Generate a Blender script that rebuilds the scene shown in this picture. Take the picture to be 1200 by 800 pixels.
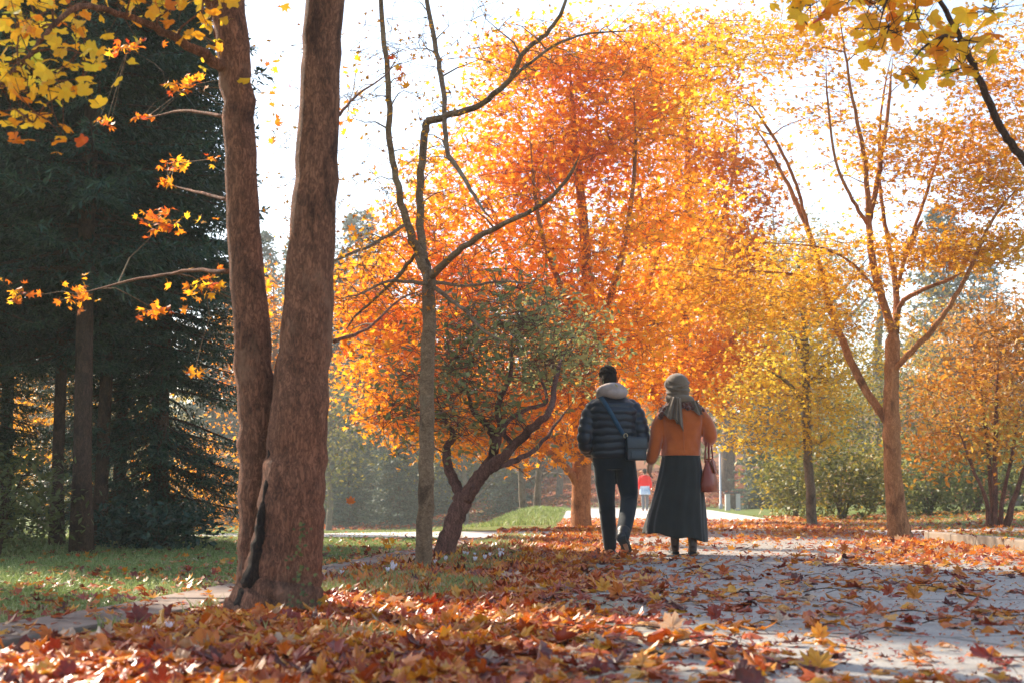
import bpy, bmesh, math, random
import numpy as np
from mathutils import Vector, Matrix, Quaternion

R = math.radians
for o in list(bpy.data.objects):
    bpy.data.objects.remove(o)
scene = bpy.context.scene
COL = scene.collection

# ------------------------------------------------------------------ camera, sky, sun, exposure
CAM_H = 0.53
PITCH = math.atan(183 / 1667)
cam_d = bpy.data.cameras.new('camera')
cam_d.lens = 50
cam_d.sensor_width = 36
cam_d.clip_start = 0.05
cam_d.clip_end = 2000
cam_d.dof.use_dof = True
cam_d.dof.focus_distance = 13.0
cam_d.dof.aperture_fstop = 5.0
cam = bpy.data.objects.new('camera', cam_d)
cam.location = (0, 0, CAM_H)
cam.rotation_euler = (R(90) + PITCH, 0, 0)
COL.objects.link(cam)
scene.camera = cam

SUN_EL, SUN_AZ = 37.0, -44.0          # azimuth measured from straight ahead, minus = left
world = bpy.data.worlds.new('World')
scene.world = world
world.use_nodes = True
nt = world.node_tree
for n in list(nt.nodes):
    nt.nodes.remove(n)
sky = nt.nodes.new('ShaderNodeTexSky')
sky.sky_type = 'NISHITA'
sky.sun_disc = False
sky.sun_elevation = R(SUN_EL)
sky.sun_rotation = R(SUN_AZ)
sky.air_density = 1.0
sky.dust_density = 1.2
sky.ozone_density = 0.7
bg = nt.nodes.new('ShaderNodeBackground')
bg.inputs['Strength'].default_value = 0.115
wo = nt.nodes.new('ShaderNodeOutputWorld')
nt.links.new(sky.outputs[0], bg.inputs[0])
nt.links.new(bg.outputs[0], wo.inputs[0])

sun_d = bpy.data.lights.new('sun', 'SUN')
sun_d.energy = 4.3
sun_d.angle = R(0.9)
sun_d.color = (1.0, 0.87, 0.70)
sun = bpy.data.objects.new('sun', sun_d)
sdir = Vector((math.sin(R(SUN_AZ)) * math.cos(R(SUN_EL)), math.cos(R(SUN_AZ)) * math.cos(R(SUN_EL)), math.sin(R(SUN_EL))))
sun.rotation_euler = (-sdir).to_track_quat('-Z', 'Y').to_euler()
COL.objects.link(sun)

scene.view_settings.view_transform = 'Standard'
scene.view_settings.look = 'None'
scene.view_settings.gamma = 1
scene.view_settings.use_curve_mapping = False
scene.view_settings.exposure = 1.55
scene.cycles.use_denoising = True
scene.cycles.max_bounces = 8
scene.cycles.diffuse_bounces = 3
scene.cycles.glossy_bounces = 2
scene.cycles.transmission_bounces = 4
scene.cycles.volume_bounces = 1
scene.cycles.transparent_max_bounces = 4
scene.cycles.sample_clamp_indirect = 6

# ------------------------------------------------------------------ helpers
rng = np.random.default_rng(11)
random.seed(7)
CP, SP = math.cos(PITCH), math.sin(PITCH)


def at(px, py, d):
    """world point at forward distance d (metres along +Y) that lies at photo pixel px, py"""
    x, y = (px - 600) / 1667, (400 - py) / 1667
    dy = CP - y * SP
    k = d / dy
    return Vector((x * k, d, CAM_H + (SP + y * CP) * k))


def link(o):
    COL.objects.link(o)
    return o


def tag(o, label=None, cat=None, group=None, kind=None):
    if label:
        o['label'] = label
    if cat:
        o['category'] = cat
    if group:
        o['group'] = group
    if kind:
        o['kind'] = kind
    return o


def empty(name, loc, label, cat, group=None, rz=0.0):
    o = link(bpy.data.objects.new(name, None))
    o.location = loc
    o.rotation_euler = (0, 0, rz)
    o.empty_display_size = 0.2
    return tag(o, label, cat, group)


def mesh_np(name, V, F, mat, parent=None, tone=None, smooth=False, loc=(0, 0, 0)):
    """V (n,3), F (m,k) with k 3 or 4, one object"""
    V = np.asarray(V, dtype=np.float32)
    F = np.asarray(F, dtype=np.int32)
    me = bpy.data.meshes.new(name)
    me.vertices.add(len(V))
    me.vertices.foreach_set('co', V.ravel())
    k = F.shape[1]
    me.loops.add(F.size)
    me.loops.foreach_set('vertex_index', F.ravel())
    me.polygons.add(len(F))
    me.polygons.foreach_set('loop_start', np.arange(0, F.size, k, dtype=np.int32))
    if tone is not None:
        a = me.attributes.new('tone', 'FLOAT', 'FACE')
        a.data.foreach_set('value', np.asarray(tone, dtype=np.float32))
    me.update(calc_edges=True)
    me.validate()
    if smooth:
        me.polygons.foreach_set('use_smooth', np.ones(len(F), dtype=bool))
    me.materials.append(mat)
    o = bpy.data.objects.new(name, me)
    link(o)
    o.location = loc
    if parent is not None:
        o.parent = parent
    return o


class MB:
    """collects quads and triangles (all kept as quads or tris) into one mesh"""

    def __init__(s):
        s.v, s.f, s.n = [], [], 0

    def add(s, V, F):
        V = np.asarray(V, dtype=np.float64).reshape(-1, 3)
        s.v.append(V)
        s.f.extend([tuple(int(i) + s.n for i in f) for f in F])
        s.n += len(V)
        return s

    def tube(s, P, rad, sides=8, cap=True, wob=0.0, root=None, knots=0):
        V, F = tube_geo(P, rad, sides, cap, wob, root, knots)
        return s.add(V, F)

    def box(s, c, size, rot=None):
        c = Vector(c)
        hx, hy, hz = [q / 2 for q in size]
        vs = [Vector((x * hx, y * hy, z * hz)) for x in (-1, 1) for y in (-1, 1) for z in (-1, 1)]
        if rot is not None:
            vs = [rot @ q for q in vs]
        s.add([tuple(q + c) for q in vs], [(0, 1, 3, 2), (4, 6, 7, 5), (0, 4, 5, 1), (2, 3, 7, 6), (0, 2, 6, 4), (1, 5, 7, 3)])
        return s

    def obj(s, name, mat, parent=None, smooth=True, bevel=0.0):
        me = bpy.data.meshes.new(name)
        V = np.concatenate(s.v)
        me.from_pydata([tuple(q) for q in V], [], s.f)
        me.validate()
        bm = bmesh.new()
        bm.from_mesh(me)
        if bevel > 0:
            bmesh.ops.bevel(bm, geom=bm.edges[:], offset=bevel, segments=2, affect='EDGES', profile=0.6)
        bmesh.ops.recalc_face_normals(bm, faces=bm.faces[:])
        bm.to_mesh(me)
        bm.free()
        if smooth:
            for p in me.polygons:
                p.use_smooth = True
        me.materials.append(mat)
        o = link(bpy.data.objects.new(name, me))
        if parent is not None:
            o.parent = parent
        return o


def catmull(P, per=4):
    P = [np.asarray(p, dtype=float) for p in P]
    if len(P) < 3:
        return [P[0] + (P[-1] - P[0]) * t for t in np.linspace(0, 1, per + 1)]
    Q = [2 * P[0] - P[1]] + P + [2 * P[-1] - P[-2]]
    out = []
    for i in range(1, len(Q) - 2):
        a, b, c, d = Q[i - 1:i + 3]
        for t in np.linspace(0, 1, per, endpoint=False):
            out.append(.5 * (2 * b + (c - a) * t + (2 * a - 5 * b + 4 * c - d) * t * t + (3 * b - a - 3 * c + d) * t ** 3))
    out.append(P[-1])
    return out


def frames(P):
    P = np.asarray(P)
    T = np.gradient(P, axis=0)
    T /= np.linalg.norm(T, axis=1)[:, None] + 1e-9
    u = np.cross(T[0], (0.3, 1, 0.1))
    if np.linalg.norm(u) < .1:
        u = np.cross(T[0], (1, 0, 0))
    u /= np.linalg.norm(u)
    U = [u]
    for i in range(1, len(P)):
        u = U[-1] - T[i] * np.dot(U[-1], T[i])
        u /= np.linalg.norm(u) + 1e-9
        U.append(u)
    U = np.array(U)
    return P, T, U, np.cross(T, U)


def tris_of(F):
    F = np.asarray(F)
    return np.concatenate([F[:, [0, 1, 2]], F[:, [0, 2, 3]]]) if F.shape[1] == 4 else F


def tube_geo(P, rad, sides=8, cap=True, wob=0.0, root=None, knots=0):
    P, T, U, W = frames(P)
    n = len(P)
    rad = np.broadcast_to(np.asarray(rad, dtype=float), (n,))
    a = np.linspace(0, 2 * math.pi, sides, endpoint=False)
    rr = rad[:, None] * np.ones((1, sides))
    if wob > 0:
        ph = rng.uniform(0, 6.28, 4)
        s = np.linspace(0, n / 5, n)[:, None]
        rr = rr * (1 + wob * (np.sin(2 * a[None] + ph[0] + s) + .7 * np.sin(3 * a[None] + ph[1] - 1.3 * s) + .5 * np.sin(5 * a[None] + ph[2] + 2 * s)) * .6
                   + wob * rng.normal(0, .22, (n, sides)))
    if root:                                   # buttressed foot
        k = np.exp(-np.maximum(P[:, 2] - P[0, 2] - root[1] * .6, 0) / root[1])[:, None]
        ph = rng.uniform(0, 6.28, 3)
        rr = rr * (1 + root[0] * k * (np.sin(3 * a[None] + ph[0]) + .8 * np.sin(5 * a[None] + ph[1]) + .6 * np.sin(8 * a[None] + ph[2])) * .6)
    for _ in range(knots):                     # branch scars
        i0, a0, s0 = rng.uniform(.12, .8) * n, rng.uniform(0, 6.28), rng.uniform(.05, .12)
        da = np.angle(np.exp(1j * (a[None] - a0)))
        q = ((np.arange(n)[:, None] - i0) / 1.1) ** 2 + (da / .30) ** 2
        rr = rr * (1 + s0 * np.exp(-q) - s0 * .7 * np.exp(-q * 7))
    V = P[:, None] + rr[..., None] * (np.cos(a)[None, :, None] * U[:, None] + np.sin(a)[None, :, None] * W[:, None])
    V = V.reshape(-1, 3)
    F = []
    for i in range(n - 1):
        for j in range(sides):
            k = (j + 1) % sides
            F.append((i * sides + j, i * sides + k, (i + 1) * sides + k, (i + 1) * sides + j))
    if cap:
        F.append(tuple(range(sides))[::-1])
        F.append(tuple((n - 1) * sides + j for j in range(sides)))
    return V, F


def smoothstep(a, b, x):
    t = np.clip((np.asarray(x, dtype=float) - a) / (b - a), 0, 1)
    return t * t * (3 - 2 * t)


# ------------------------------------------------------------------ materials
def new_mat(name):
    m = bpy.data.materials.new(name)
    m.use_nodes = True
    t = m.node_tree
    for n in list(t.nodes):
        t.nodes.remove(n)
    out = t.nodes.new('ShaderNodeOutputMaterial')
    return m, t, out


def N(t, typ, **kw):
    n = t.nodes.new(typ)
    for k, v in kw.items():
        if k in ('ins',):
            for a, b in v.items():
                n.inputs[a].default_value = b
        else:
            setattr(n, k, v)
    return n


def ramp(t, stops, fac=None, interp='LINEAR'):
    n = t.nodes.new('ShaderNodeValToRGB')
    cr = n.color_ramp
    cr.interpolation = interp
    while len(cr.elements) > 1:
        cr.elements.remove(cr.elements[-1])
    cr.elements[0].position = stops[0][0]
    cr.elements[0].color = (*stops[0][1], 1)
    for p, c in stops[1:]:
        e = cr.elements.new(p)
        e.color = (*c, 1)
    if fac is not None:
        t.links.new(fac, n.inputs[0])
    return n


def coords(t, scale=(1, 1, 1), kind='Object'):
    tc = N(t, 'ShaderNodeTexCoord')
    mp = N(t, 'ShaderNodeMapping')
    mp.inputs['Scale'].default_value = scale
    t.links.new(tc.outputs[kind], mp.inputs[0])
    return mp.outputs[0]


def leaf_mat(name, stops, trans=0.5, rough=0.5, spec=0.35, mottle=0.0, tcol=1.25):
    m, t, out = new_mat(name)
    at_ = N(t, 'ShaderNodeAttribute', attribute_name='tone')
    fac = at_.outputs['Fac']
    if mottle > 0:
        nz = N(t, 'ShaderNodeTexNoise', ins={'Scale': 38.0, 'Detail': 4.0, 'Roughness': .65})
        t.links.new(coords(t), nz.inputs['Vector'])
        ma = N(t, 'ShaderNodeMath', operation='MULTIPLY_ADD')
        ma.inputs[1].default_value = mottle
        t.links.new(nz.outputs['Fac'], ma.inputs[0])
        sb = N(t, 'ShaderNodeMath', operation='SUBTRACT')
        sb.inputs[1].default_value = mottle * .5
        t.links.new(fac, sb.inputs[0])
        t.links.new(sb.outputs[0], ma.inputs[2])
        fac = ma.outputs[0]
    r = ramp(t, stops, fac)
    p = N(t, 'ShaderNodeBsdfPrincipled', ins={'Roughness': rough, 'Specular IOR Level': spec})
    t.links.new(r.outputs[0], p.inputs['Base Color'])
    tr = N(t, 'ShaderNodeBsdfTranslucent')
    hs = N(t, 'ShaderNodeHueSaturation', ins={'Saturation': 1.0, 'Value': tcol})
    t.links.new(r.outputs[0], hs.inputs['Color'])
    t.links.new(hs.outputs[0], tr.inputs['Color'])
    mx = N(t, 'ShaderNodeMixShader', ins={0: trans})
    t.links.new(p.outputs[0], mx.inputs[1])
    t.links.new(tr.outputs[0], mx.inputs[2])
    t.links.new(mx.outputs[0], out.inputs[0])
    return m


def bark_mat(name, dark, light, scale=(14, 14, 4), bump=.6, dist=.02, lichen=None):
    m, t, out = new_mat(name)
    co = coords(t, scale)
    n1 = N(t, 'ShaderNodeTexNoise', ins={'Scale': 1.6, 'Detail': 8.0, 'Roughness': .68, 'Distortion': .6})
    t.links.new(co, n1.inputs['Vector'])
    v1 = N(t, 'ShaderNodeTexNoise', ins={'Scale': 3.4, 'Detail': 4.0, 'Roughness': .6, 'Distortion': 1.2})
    t.links.new(co, v1.inputs['Vector'])
    vr = ramp(t, [(.40, (1, 1, 1)), (.5, (0, 0, 0)), (.60, (1, 1, 1))], v1.outputs['Fac'])
    mu = N(t, 'ShaderNodeMath', operation='MULTIPLY')
    t.links.new(n1.outputs['Fac'], mu.inputs[0])
    mh = N(t, 'ShaderNodeMath', operation='MULTIPLY_ADD')
    t.links.new(vr.outputs[0], mh.inputs[0])
    mh.inputs[1].default_value = .55
    mh.inputs[2].default_value = .45
    t.links.new(mh.outputs[0], mu.inputs[1])
    r = ramp(t, [(.12, dark), (.58, light)], mu.outputs[0])
    col = r.outputs[0]
    n4 = N(t, 'ShaderNodeTexNoise', ins={'Scale': 2.4, 'Detail': 5.0, 'Roughness': .6, 'Distortion': .8})
    t.links.new(coords(t, (1.6, 1.6, 1)), n4.inputs['Vector'])
    dr = ramp(t, [(.34, (.42, .40, .40)), (.48, (1, 1, 1))], n4.outputs['Fac'])
    dm = N(t, 'ShaderNodeMix', data_type='RGBA', blend_type='MULTIPLY', ins={0: 1.0})
    t.links.new(col, dm.inputs[6])
    t.links.new(dr.outputs[0], dm.inputs[7])
    col = dm.outputs[2]
    if lichen:
        n2 = N(t, 'ShaderNodeTexNoise', ins={'Scale': 3.2, 'Detail': 6.0, 'Roughness': .7})
        t.links.new(coords(t, (1, 1, .6)), n2.inputs['Vector'])
        lr = ramp(t, [(.56, (0, 0, 0)), (.68, (1, 1, 1))], n2.outputs['Fac'])
        mx = N(t, 'ShaderNodeMix', data_type='RGBA')
        t.links.new(lr.outputs[0], mx.inputs[0])
        t.links.new(col, mx.inputs[6])
        mx.inputs[7].default_value = (*lichen, 1)
        col = mx.outputs[2]
    p = N(t, 'ShaderNodeBsdfPrincipled', ins={'Roughness': .85, 'Specular IOR Level': .25})
    t.links.new(col, p.inputs['Base Color'])
    b = N(t, 'ShaderNodeBump', ins={'Strength': bump, 'Distance': dist})
    t.links.new(mu.outputs[0], b.inputs['Height'])
    t.links.new(b.outputs[0], p.inputs['Normal'])
    t.links.new(p.outputs[0], out.inputs[0])
    return m


def noise_mat(name, stops, scale=6.0, rough=.8, detail=6.0, bump=0.0, bscale=60.0, stretch=(1, 1, 1), spec=.3, sheen=0.0, metal=0.0):
    m, t, out = new_mat(name)
    co = coords(t, stretch)
    n1 = N(t, 'ShaderNodeTexNoise', ins={'Scale': scale, 'Detail': detail, 'Roughness': .6})
    t.links.new(co, n1.inputs['Vector'])
    r = ramp(t, stops, n1.outputs['Fac'])
    p = N(t, 'ShaderNodeBsdfPrincipled', ins={'Roughness': rough, 'Specular IOR Level': spec, 'Sheen Weight': sheen, 'Metallic': metal})
    t.links.new(r.outputs[0], p.inputs['Base Color'])
    if bump > 0:
        n2 = N(t, 'ShaderNodeTexNoise', ins={'Scale': bscale, 'Detail': 5.0, 'Roughness': .6})
        t.links.new(co, n2.inputs['Vector'])
        b = N(t, 'ShaderNodeBump', ins={'Strength': bump, 'Distance': .01})
        t.links.new(n2.outputs['Fac'], b.inputs['Height'])
        t.links.new(b.outputs[0], p.inputs['Normal'])
    t.links.new(p.outputs[0], out.inputs[0])
    return m


ORANGE = [(0, (.34, .065, .006)), (.25, (.58, .18, .009)), (.5, (.78, .33, .014)), (.8, (.82, .43, .022)), (1, (.80, .50, .045))]
GOLD = [(0, (.42, .10, .01)), (.3, (.68, .25, .015)), (.65, (.80, .42, .03)), (1, (.74, .55, .08))]
YELLOW = [(0, (.46, .10, .01)), (.3, (.66, .30, .02)), (.6, (.74, .46, .03)), (.85, (.60, .46, .05)), (1, (.38, .38, .06))]
LITTER = [(0, (.09, .016, .010)), (.2, (.29, .028, .008)), (.42, (.50, .095, .009)), (.62, (.66, .21, .012)), (.78, (.70, .33, .025)), (.9, (.55, .27, .13)), (1, (.56, .38, .25))]
M = {}
M['leaf_orange'] = leaf_mat('leaf orange', ORANGE, trans=.62, tcol=1.5)
M['leaf_gold'] = leaf_mat('leaf gold', GOLD, trans=.6, tcol=1.4)
M['leaf_yellow'] = leaf_mat('leaf yellow', YELLOW, trans=.5)
M['leaf_near'] = leaf_mat('leaf near yellow', [(0, (.42, .05, .01)), (.25, (.66, .20, .012)), (.5, (.78, .42, .022)), (.8, (.70, .52, .035)), (1, (.40, .42, .05))], trans=.62, mottle=.25, tcol=1.45)
M['leaf_green'] = leaf_mat('leaf grey green', [(0, (.07, .085, .025)), (.5, (.17, .18, .06)), (.82, (.31, .30, .12)), (1, (.48, .25, .04))], trans=.5, spec=.5, tcol=1.5)
M['leaf_olive'] = leaf_mat('leaf olive', [(0, (.06, .075, .02)), (.35, (.16, .15, .03)), (.65, (.42, .29, .03)), (1, (.60, .31, .03))], trans=.4)
M['leaf_shrub'] = leaf_mat('leaf shrub', [(0, (.08, .075, .02)), (.3, (.28, .12, .02)), (.6, (.58, .22, .02)), (.85, (.66, .38, .05)), (1, (.46, .42, .10))], trans=.4)
M['leaf_litter'] = leaf_mat('leaf litter', LITTER, trans=.25, rough=.36, spec=.5, mottle=.38, tcol=1.1)
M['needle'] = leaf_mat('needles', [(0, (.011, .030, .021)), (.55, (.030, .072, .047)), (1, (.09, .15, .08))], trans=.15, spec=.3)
M['needle_hazed'] = leaf_mat('needles hazed', [(0, (.035, .06, .045)), (.6, (.085, .13, .10)), (1, (.17, .19, .12))], trans=.2, spec=.2)  # paler than the near needles: mist put into the colour
M['grass'] = leaf_mat('grass', [(0, (.10, .14, .035)), (.45, (.21, .27, .075)), (.8, (.32, .36, .14)), (1, (.40, .36, .19))], trans=.35)
M['ivy'] = leaf_mat('ivy', [(0, (.05, .075, .015)), (1, (.17, .19, .04))], trans=.25, spec=.5)
M['bark_big'] = bark_mat('bark big', (.045, .017, .010), (.37, .152, .082), (17, 17, 5.0), .75, .03, lichen=(.30, .15, .09))
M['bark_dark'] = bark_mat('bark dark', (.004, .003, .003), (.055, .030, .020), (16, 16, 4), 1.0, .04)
M['bark_thin'] = bark_mat('bark thin', (.10, .055, .03), (.30, .19, .11), (10, 10, 14), .4, .01, lichen=(.30, .24, .16))
M['bark_red'] = bark_mat('bark red', (.05, .02, .015), (.28, .12, .085), (18, 18, 5), .7, .02)
M['bark_orange_lit'] = bark_mat('bark orange lit', (.22, .075, .025), (.52, .22, .09), (8, 8, 3), .6, .03)  # orange light through the leaves put into the bark colour
M['bark_grey'] = bark_mat('bark grey', (.08, .06, .045), (.24, .18, .13), (10, 10, 4), .5, .02)
M['bark_fir'] = bark_mat('bark fir', (.035, .02, .014), (.13, .07, .045), (12, 12, 5), .8, .03)


# ------------------------------------------------------------------ ground shape
EDGE_P = [(-3.4, 0), (-2.55, 3), (-1.98, 5.3), (-1.62, 7.3), (-1.2, 10.8), (-.72, 15.0), (-.4, 18.6)]


def edge_x(y):
    return np.interp(y, [p[1] for p in EDGE_P], [p[0] for p in EDGE_P])


def road_l(y):
    return np.interp(y, [-20, 4, 18, 36, 60, 100], [-1.2, -.28, .42, 1.3, 2.6, 4.6])


def road_r(y):
    return np.interp(y, [-20, 4, 18, 36, 60, 100], [4.6, 4.85, 5.0, 6.4, 8.4, 11.5])


def gz(x, y):
    """terrain height"""
    x = np.asarray(x, dtype=float)
    y = np.asarray(y, dtype=float)
    rl, rr = road_l(y), road_r(y)
    left = smoothstep(.6, 4.0, rl - x)
    z = -1.1 * left * smoothstep(22, 42, y) * (1 - smoothstep(130, 180, y))
    z = z + .27 * np.exp(-(((x + .1) / 2.3) ** 2 + ((y - 41) / 5.5) ** 2))
    right = smoothstep(.02, .12, x - rr)
    z = z + right * .11 * (1 - smoothstep(17.2, 17.8, y)) + smoothstep(1.0, 6.0, x - rr) * .16 * smoothstep(10, 24, y)
    # far bank and the hills behind
    z = z + 2.3 * smoothstep(72, 100, y) * smoothstep(-7, 1, x) + smoothstep(110, 330, y) * 16 + smoothstep(35, 170, np.abs(x - 3)) * 9 * smoothstep(20, 70, y)
    # verge swells a little between kerb strip and road
    ex = edge_x(np.minimum(y, 18))
    mid = np.exp(-(((x - (ex + rl) / 2) / .55) ** 2)) * (1 - smoothstep(14, 19, y))
    z = z + .02 * mid
    und = (np.sin(x * .9 + y * .35) * .5 + np.sin(x * .37 - y * .6 + 1.2)) * .022
    z = z + und * left
    return z


def sheet(name, xs, ys, zoff, mat, xy=None, smooth=True):
    X, Y = np.meshgrid(xs, ys)
    if xy:
        X, Y = xy(X, Y)
    Z = gz(X, Y) + zoff
    V = np.stack([X, Y, Z], -1).reshape(-1, 3)
    nx, ny = len(xs), len(ys)
    i = np.arange((ny - 1) * nx).reshape(ny - 1, nx)[:, :-1].ravel()
    F = np.stack([i, i + 1, i + nx + 1, i + nx], 1)
    o = mesh_np(name, V, F, mat, smooth=smooth)
    return tag(o, kind='structure')


# ground material: soil and grass, mottled with leaf brown
def ground_mat():
    m, t, out = new_mat('ground soil and grass')
    n1 = N(t, 'ShaderNodeTexNoise', ins={'Scale': .9, 'Detail': 8.0, 'Roughness': .65})
    t.links.new(coords(t), n1.inputs['Vector'])
    n2 = N(t, 'ShaderNodeTexNoise', ins={'Scale': 22.0, 'Detail': 6.0, 'Roughness': .7})
    t.links.new(coords(t), n2.inputs['Vector'])
    g = ramp(t, [(.3, (.06, .085, .02)), (.6, (.15, .20, .05)), (.8, (.22, .25, .09))], n2.outputs['Fac'])
    s = ramp(t, [(.3, (.06, .035, .02)), (.7, (.20, .10, .05))], n2.outputs['Fac'])
    f = ramp(t, [(.50, (0, 0, 0)), (.66, (1, 1, 1))], n1.outputs['Fac'])
    mx = N(t, 'ShaderNodeMix', data_type='RGBA')
    t.links.new(f.outputs[0], mx.inputs[0])
    t.links.new(g.outputs[0], mx.inputs[6])
    t.links.new(s.outputs[0], mx.inputs[7])
    # the far bank is strewn with rust red leaves
    sx = N(t, 'ShaderNodeSeparateXYZ')
    tc = N(t, 'ShaderNodeTexCoord')
    t.links.new(tc.outputs['Object'], sx.inputs[0])
    fr = N(t, 'ShaderNodeMapRange', ins={1: 74.0, 2: 80.0})
    t.links.new(sx.outputs['Y'], fr.inputs[0])
    rr_ = ramp(t, [(.3, (.08, .03, .012)), (.6, (.24, .075, .02))], n2.outputs['Fac'])
    m2 = N(t, 'ShaderNodeMix', data_type='RGBA')
    fx = N(t, 'ShaderNodeMapRange', ins={1: -7.0, 2: 1.0})
    t.links.new(sx.outputs['X'], fx.inputs[0])
    fm = N(t, 'ShaderNodeMath', operation='MULTIPLY')
    t.links.new(fr.outputs[0], fm.inputs[0])
    t.links.new(fx.outputs[0], fm.inputs[1])
    t.links.new(fm.outputs[0], m2.inputs[0])
    t.links.new(mx.outputs[2], m2.inputs[6])
    t.links.new(rr_.outputs[0], m2.inputs[7])
    p = N(t, 'ShaderNodeBsdfPrincipled', ins={'Roughness': .95, 'Specular IOR Level': .1})
    t.links.new(m2.outputs[2], p.inputs['Base Color'])
    b = N(t, 'ShaderNodeBump', ins={'Strength': .8, 'Distance': .03})
    t.links.new(n2.outputs['Fac'], b.inputs['Height'])
    t.links.new(b.outputs[0], p.inputs['Normal'])
    t.links.new(p.outputs[0], out.inputs[0])
    return m


def road_mat():
    m, t, out = new_mat('worn pale asphalt')
    co = coords(t)
    n1 = N(t, 'ShaderNodeTexNoise', ins={'Scale': 1.1, 'Detail': 7.0, 'Roughness': .65})
    t.links.new(co, n1.inputs['Vector'])
    n2 = N(t, 'ShaderNodeTexNoise', ins={'Scale': 140.0, 'Detail': 3.0})
    t.links.new(co, n2.inputs['Vector'])
    a = ramp(t, [(.28, (.21, .20, .182)), (.45, (.32, .300, .268)), (.72, (.40, .374, .332))], n1.outputs['Fac'])
    b_ = ramp(t, [(.3, (.55, .55, .55)), (.65, (1.1, 1.1, 1.1))], n2.outputs['Fac'])
    mu = N(t, 'ShaderNodeMix', data_type='RGBA', blend_type='MULTIPLY', ins={0: 1.0})
    t.links.new(a.outputs[0], mu.inputs[6])
    t.links.new(b_.outputs[0], mu.inputs[7])
    vc = N(t, 'ShaderNodeTexVoronoi', feature='DISTANCE_TO_EDGE', ins={'Scale': .55})
    nd = N(t, 'ShaderNodeMix', data_type='RGBA', ins={0: .12})
    t.links.new(co, nd.inputs[6])
    t.links.new(n1.outputs['Color'], nd.inputs[7])
    t.links.new(nd.outputs[2], vc.inputs['Vector'])
    cr_ = ramp(t, [(.0, (.35, .35, .35)), (.006, (.5, .5, .5)), (.011, (1, 1, 1))], vc.outputs['Distance'])
    mc = N(t, 'ShaderNodeMix', data_type='RGBA', blend_type='MULTIPLY', ins={0: 1.0})
    t.links.new(mu.outputs[2], mc.inputs[6])
    t.links.new(cr_.outputs[0], mc.inputs[7])
    mu = mc
    # moss along the left edge, a patchy olive stain
    sx = N(t, 'ShaderNodeSeparateXYZ')
    tc = N(t, 'ShaderNodeTexCoord')
    t.links.new(tc.outputs['Object'], sx.inputs[0])
    ed = N(t, 'ShaderNodeMath', operation='MULTIPLY_ADD')
    ed.inputs[1].default_value = -.05
    t.links.new(sx.outputs['Y'], ed.inputs[0])
    t.links.new(sx.outputs['X'], ed.inputs[2])
    fr = N(t, 'ShaderNodeMapRange', ins={1: .42, 2: -.15})
    t.links.new(ed.outputs[0], fr.inputs[0])
    nm = N(t, 'ShaderNodeMath', operation='MULTIPLY')
    mr = ramp(t, [(.42, (0, 0, 0)), (.58, (1, 1, 1))], n1.outputs['Fac'])
    t.links.new(fr.outputs[0], nm.inputs[0])
    t.links.new(mr.outputs[0], nm.inputs[1])
    mx = N(t, 'ShaderNodeMix', data_type='RGBA')
    t.links.new(nm.outputs[0], mx.inputs[0])
    t.links.new(mu.outputs[2], mx.inputs[6])
    mx.inputs[7].default_value = (.15, .14, .03, 1)
    p = N(t, 'ShaderNodeBsdfPrincipled', ins={'Roughness': .62, 'Specular IOR Level': .4})
    t.links.new(mx.outputs[2], p.inputs['Base Color'])
    b = N(t, 'ShaderNodeBump', ins={'Strength': .35, 'Distance': .006})
    t.links.new(n2.outputs['Fac'], b.inputs['Height'])
    t.links.new(b.outputs[0], p.inputs['Normal'])
    t.links.new(p.outputs[0], out.inputs[0])
    return m


M['ground'] = ground_mat()
M['road'] = road_mat()
M['stone'] = noise_mat('kerb concrete', [(.3, (.15, .105, .08)), (.7, (.30, .22, .17))], 3.0, .75, 8, .4, 80)
M['pave'] = noise_mat('path concrete and sunlit road', [(.3, (.44, .41, .37)), (.7, (.58, .55, .51))], 2.0, .8, 8, .3, 90)

gx = np.unique(np.concatenate([np.linspace(-300, -20, 30), np.linspace(-20, -4, 40), np.linspace(-4, 8, 110), np.linspace(8, 24, 40), np.linspace(24, 300, 30)]))
gy = np.unique(np.concatenate([np.linspace(-30, 2, 16), np.linspace(2, 24, 110), np.linspace(24, 60, 90), np.linspace(60, 110, 60), np.linspace(110, 420, 40)]))
sheet('ground', gx, gy, 0.0, M['ground'])


def road_xy(X, Y):
    return road_l(Y) + X * (road_r(Y) - road_l(Y)), Y


sheet('road', np.linspace(0, 1, 24), np.unique(np.concatenate([np.linspace(-12, 24, 90), np.linspace(24, 74, 60)])), .012, M['road'], road_xy)
# the crossing path: two arms that leave the road
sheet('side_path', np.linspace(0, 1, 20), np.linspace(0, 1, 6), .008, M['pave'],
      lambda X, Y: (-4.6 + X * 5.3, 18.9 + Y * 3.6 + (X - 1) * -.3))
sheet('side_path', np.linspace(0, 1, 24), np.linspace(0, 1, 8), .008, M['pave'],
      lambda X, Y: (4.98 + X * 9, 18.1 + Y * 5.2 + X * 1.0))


# pale sheet laid over the far road, sunlight put into its colour
sheet('path', np.linspace(.005, .995, 20), np.linspace(31.5, 66, 60), .018, M['pave'], road_xy)


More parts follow.
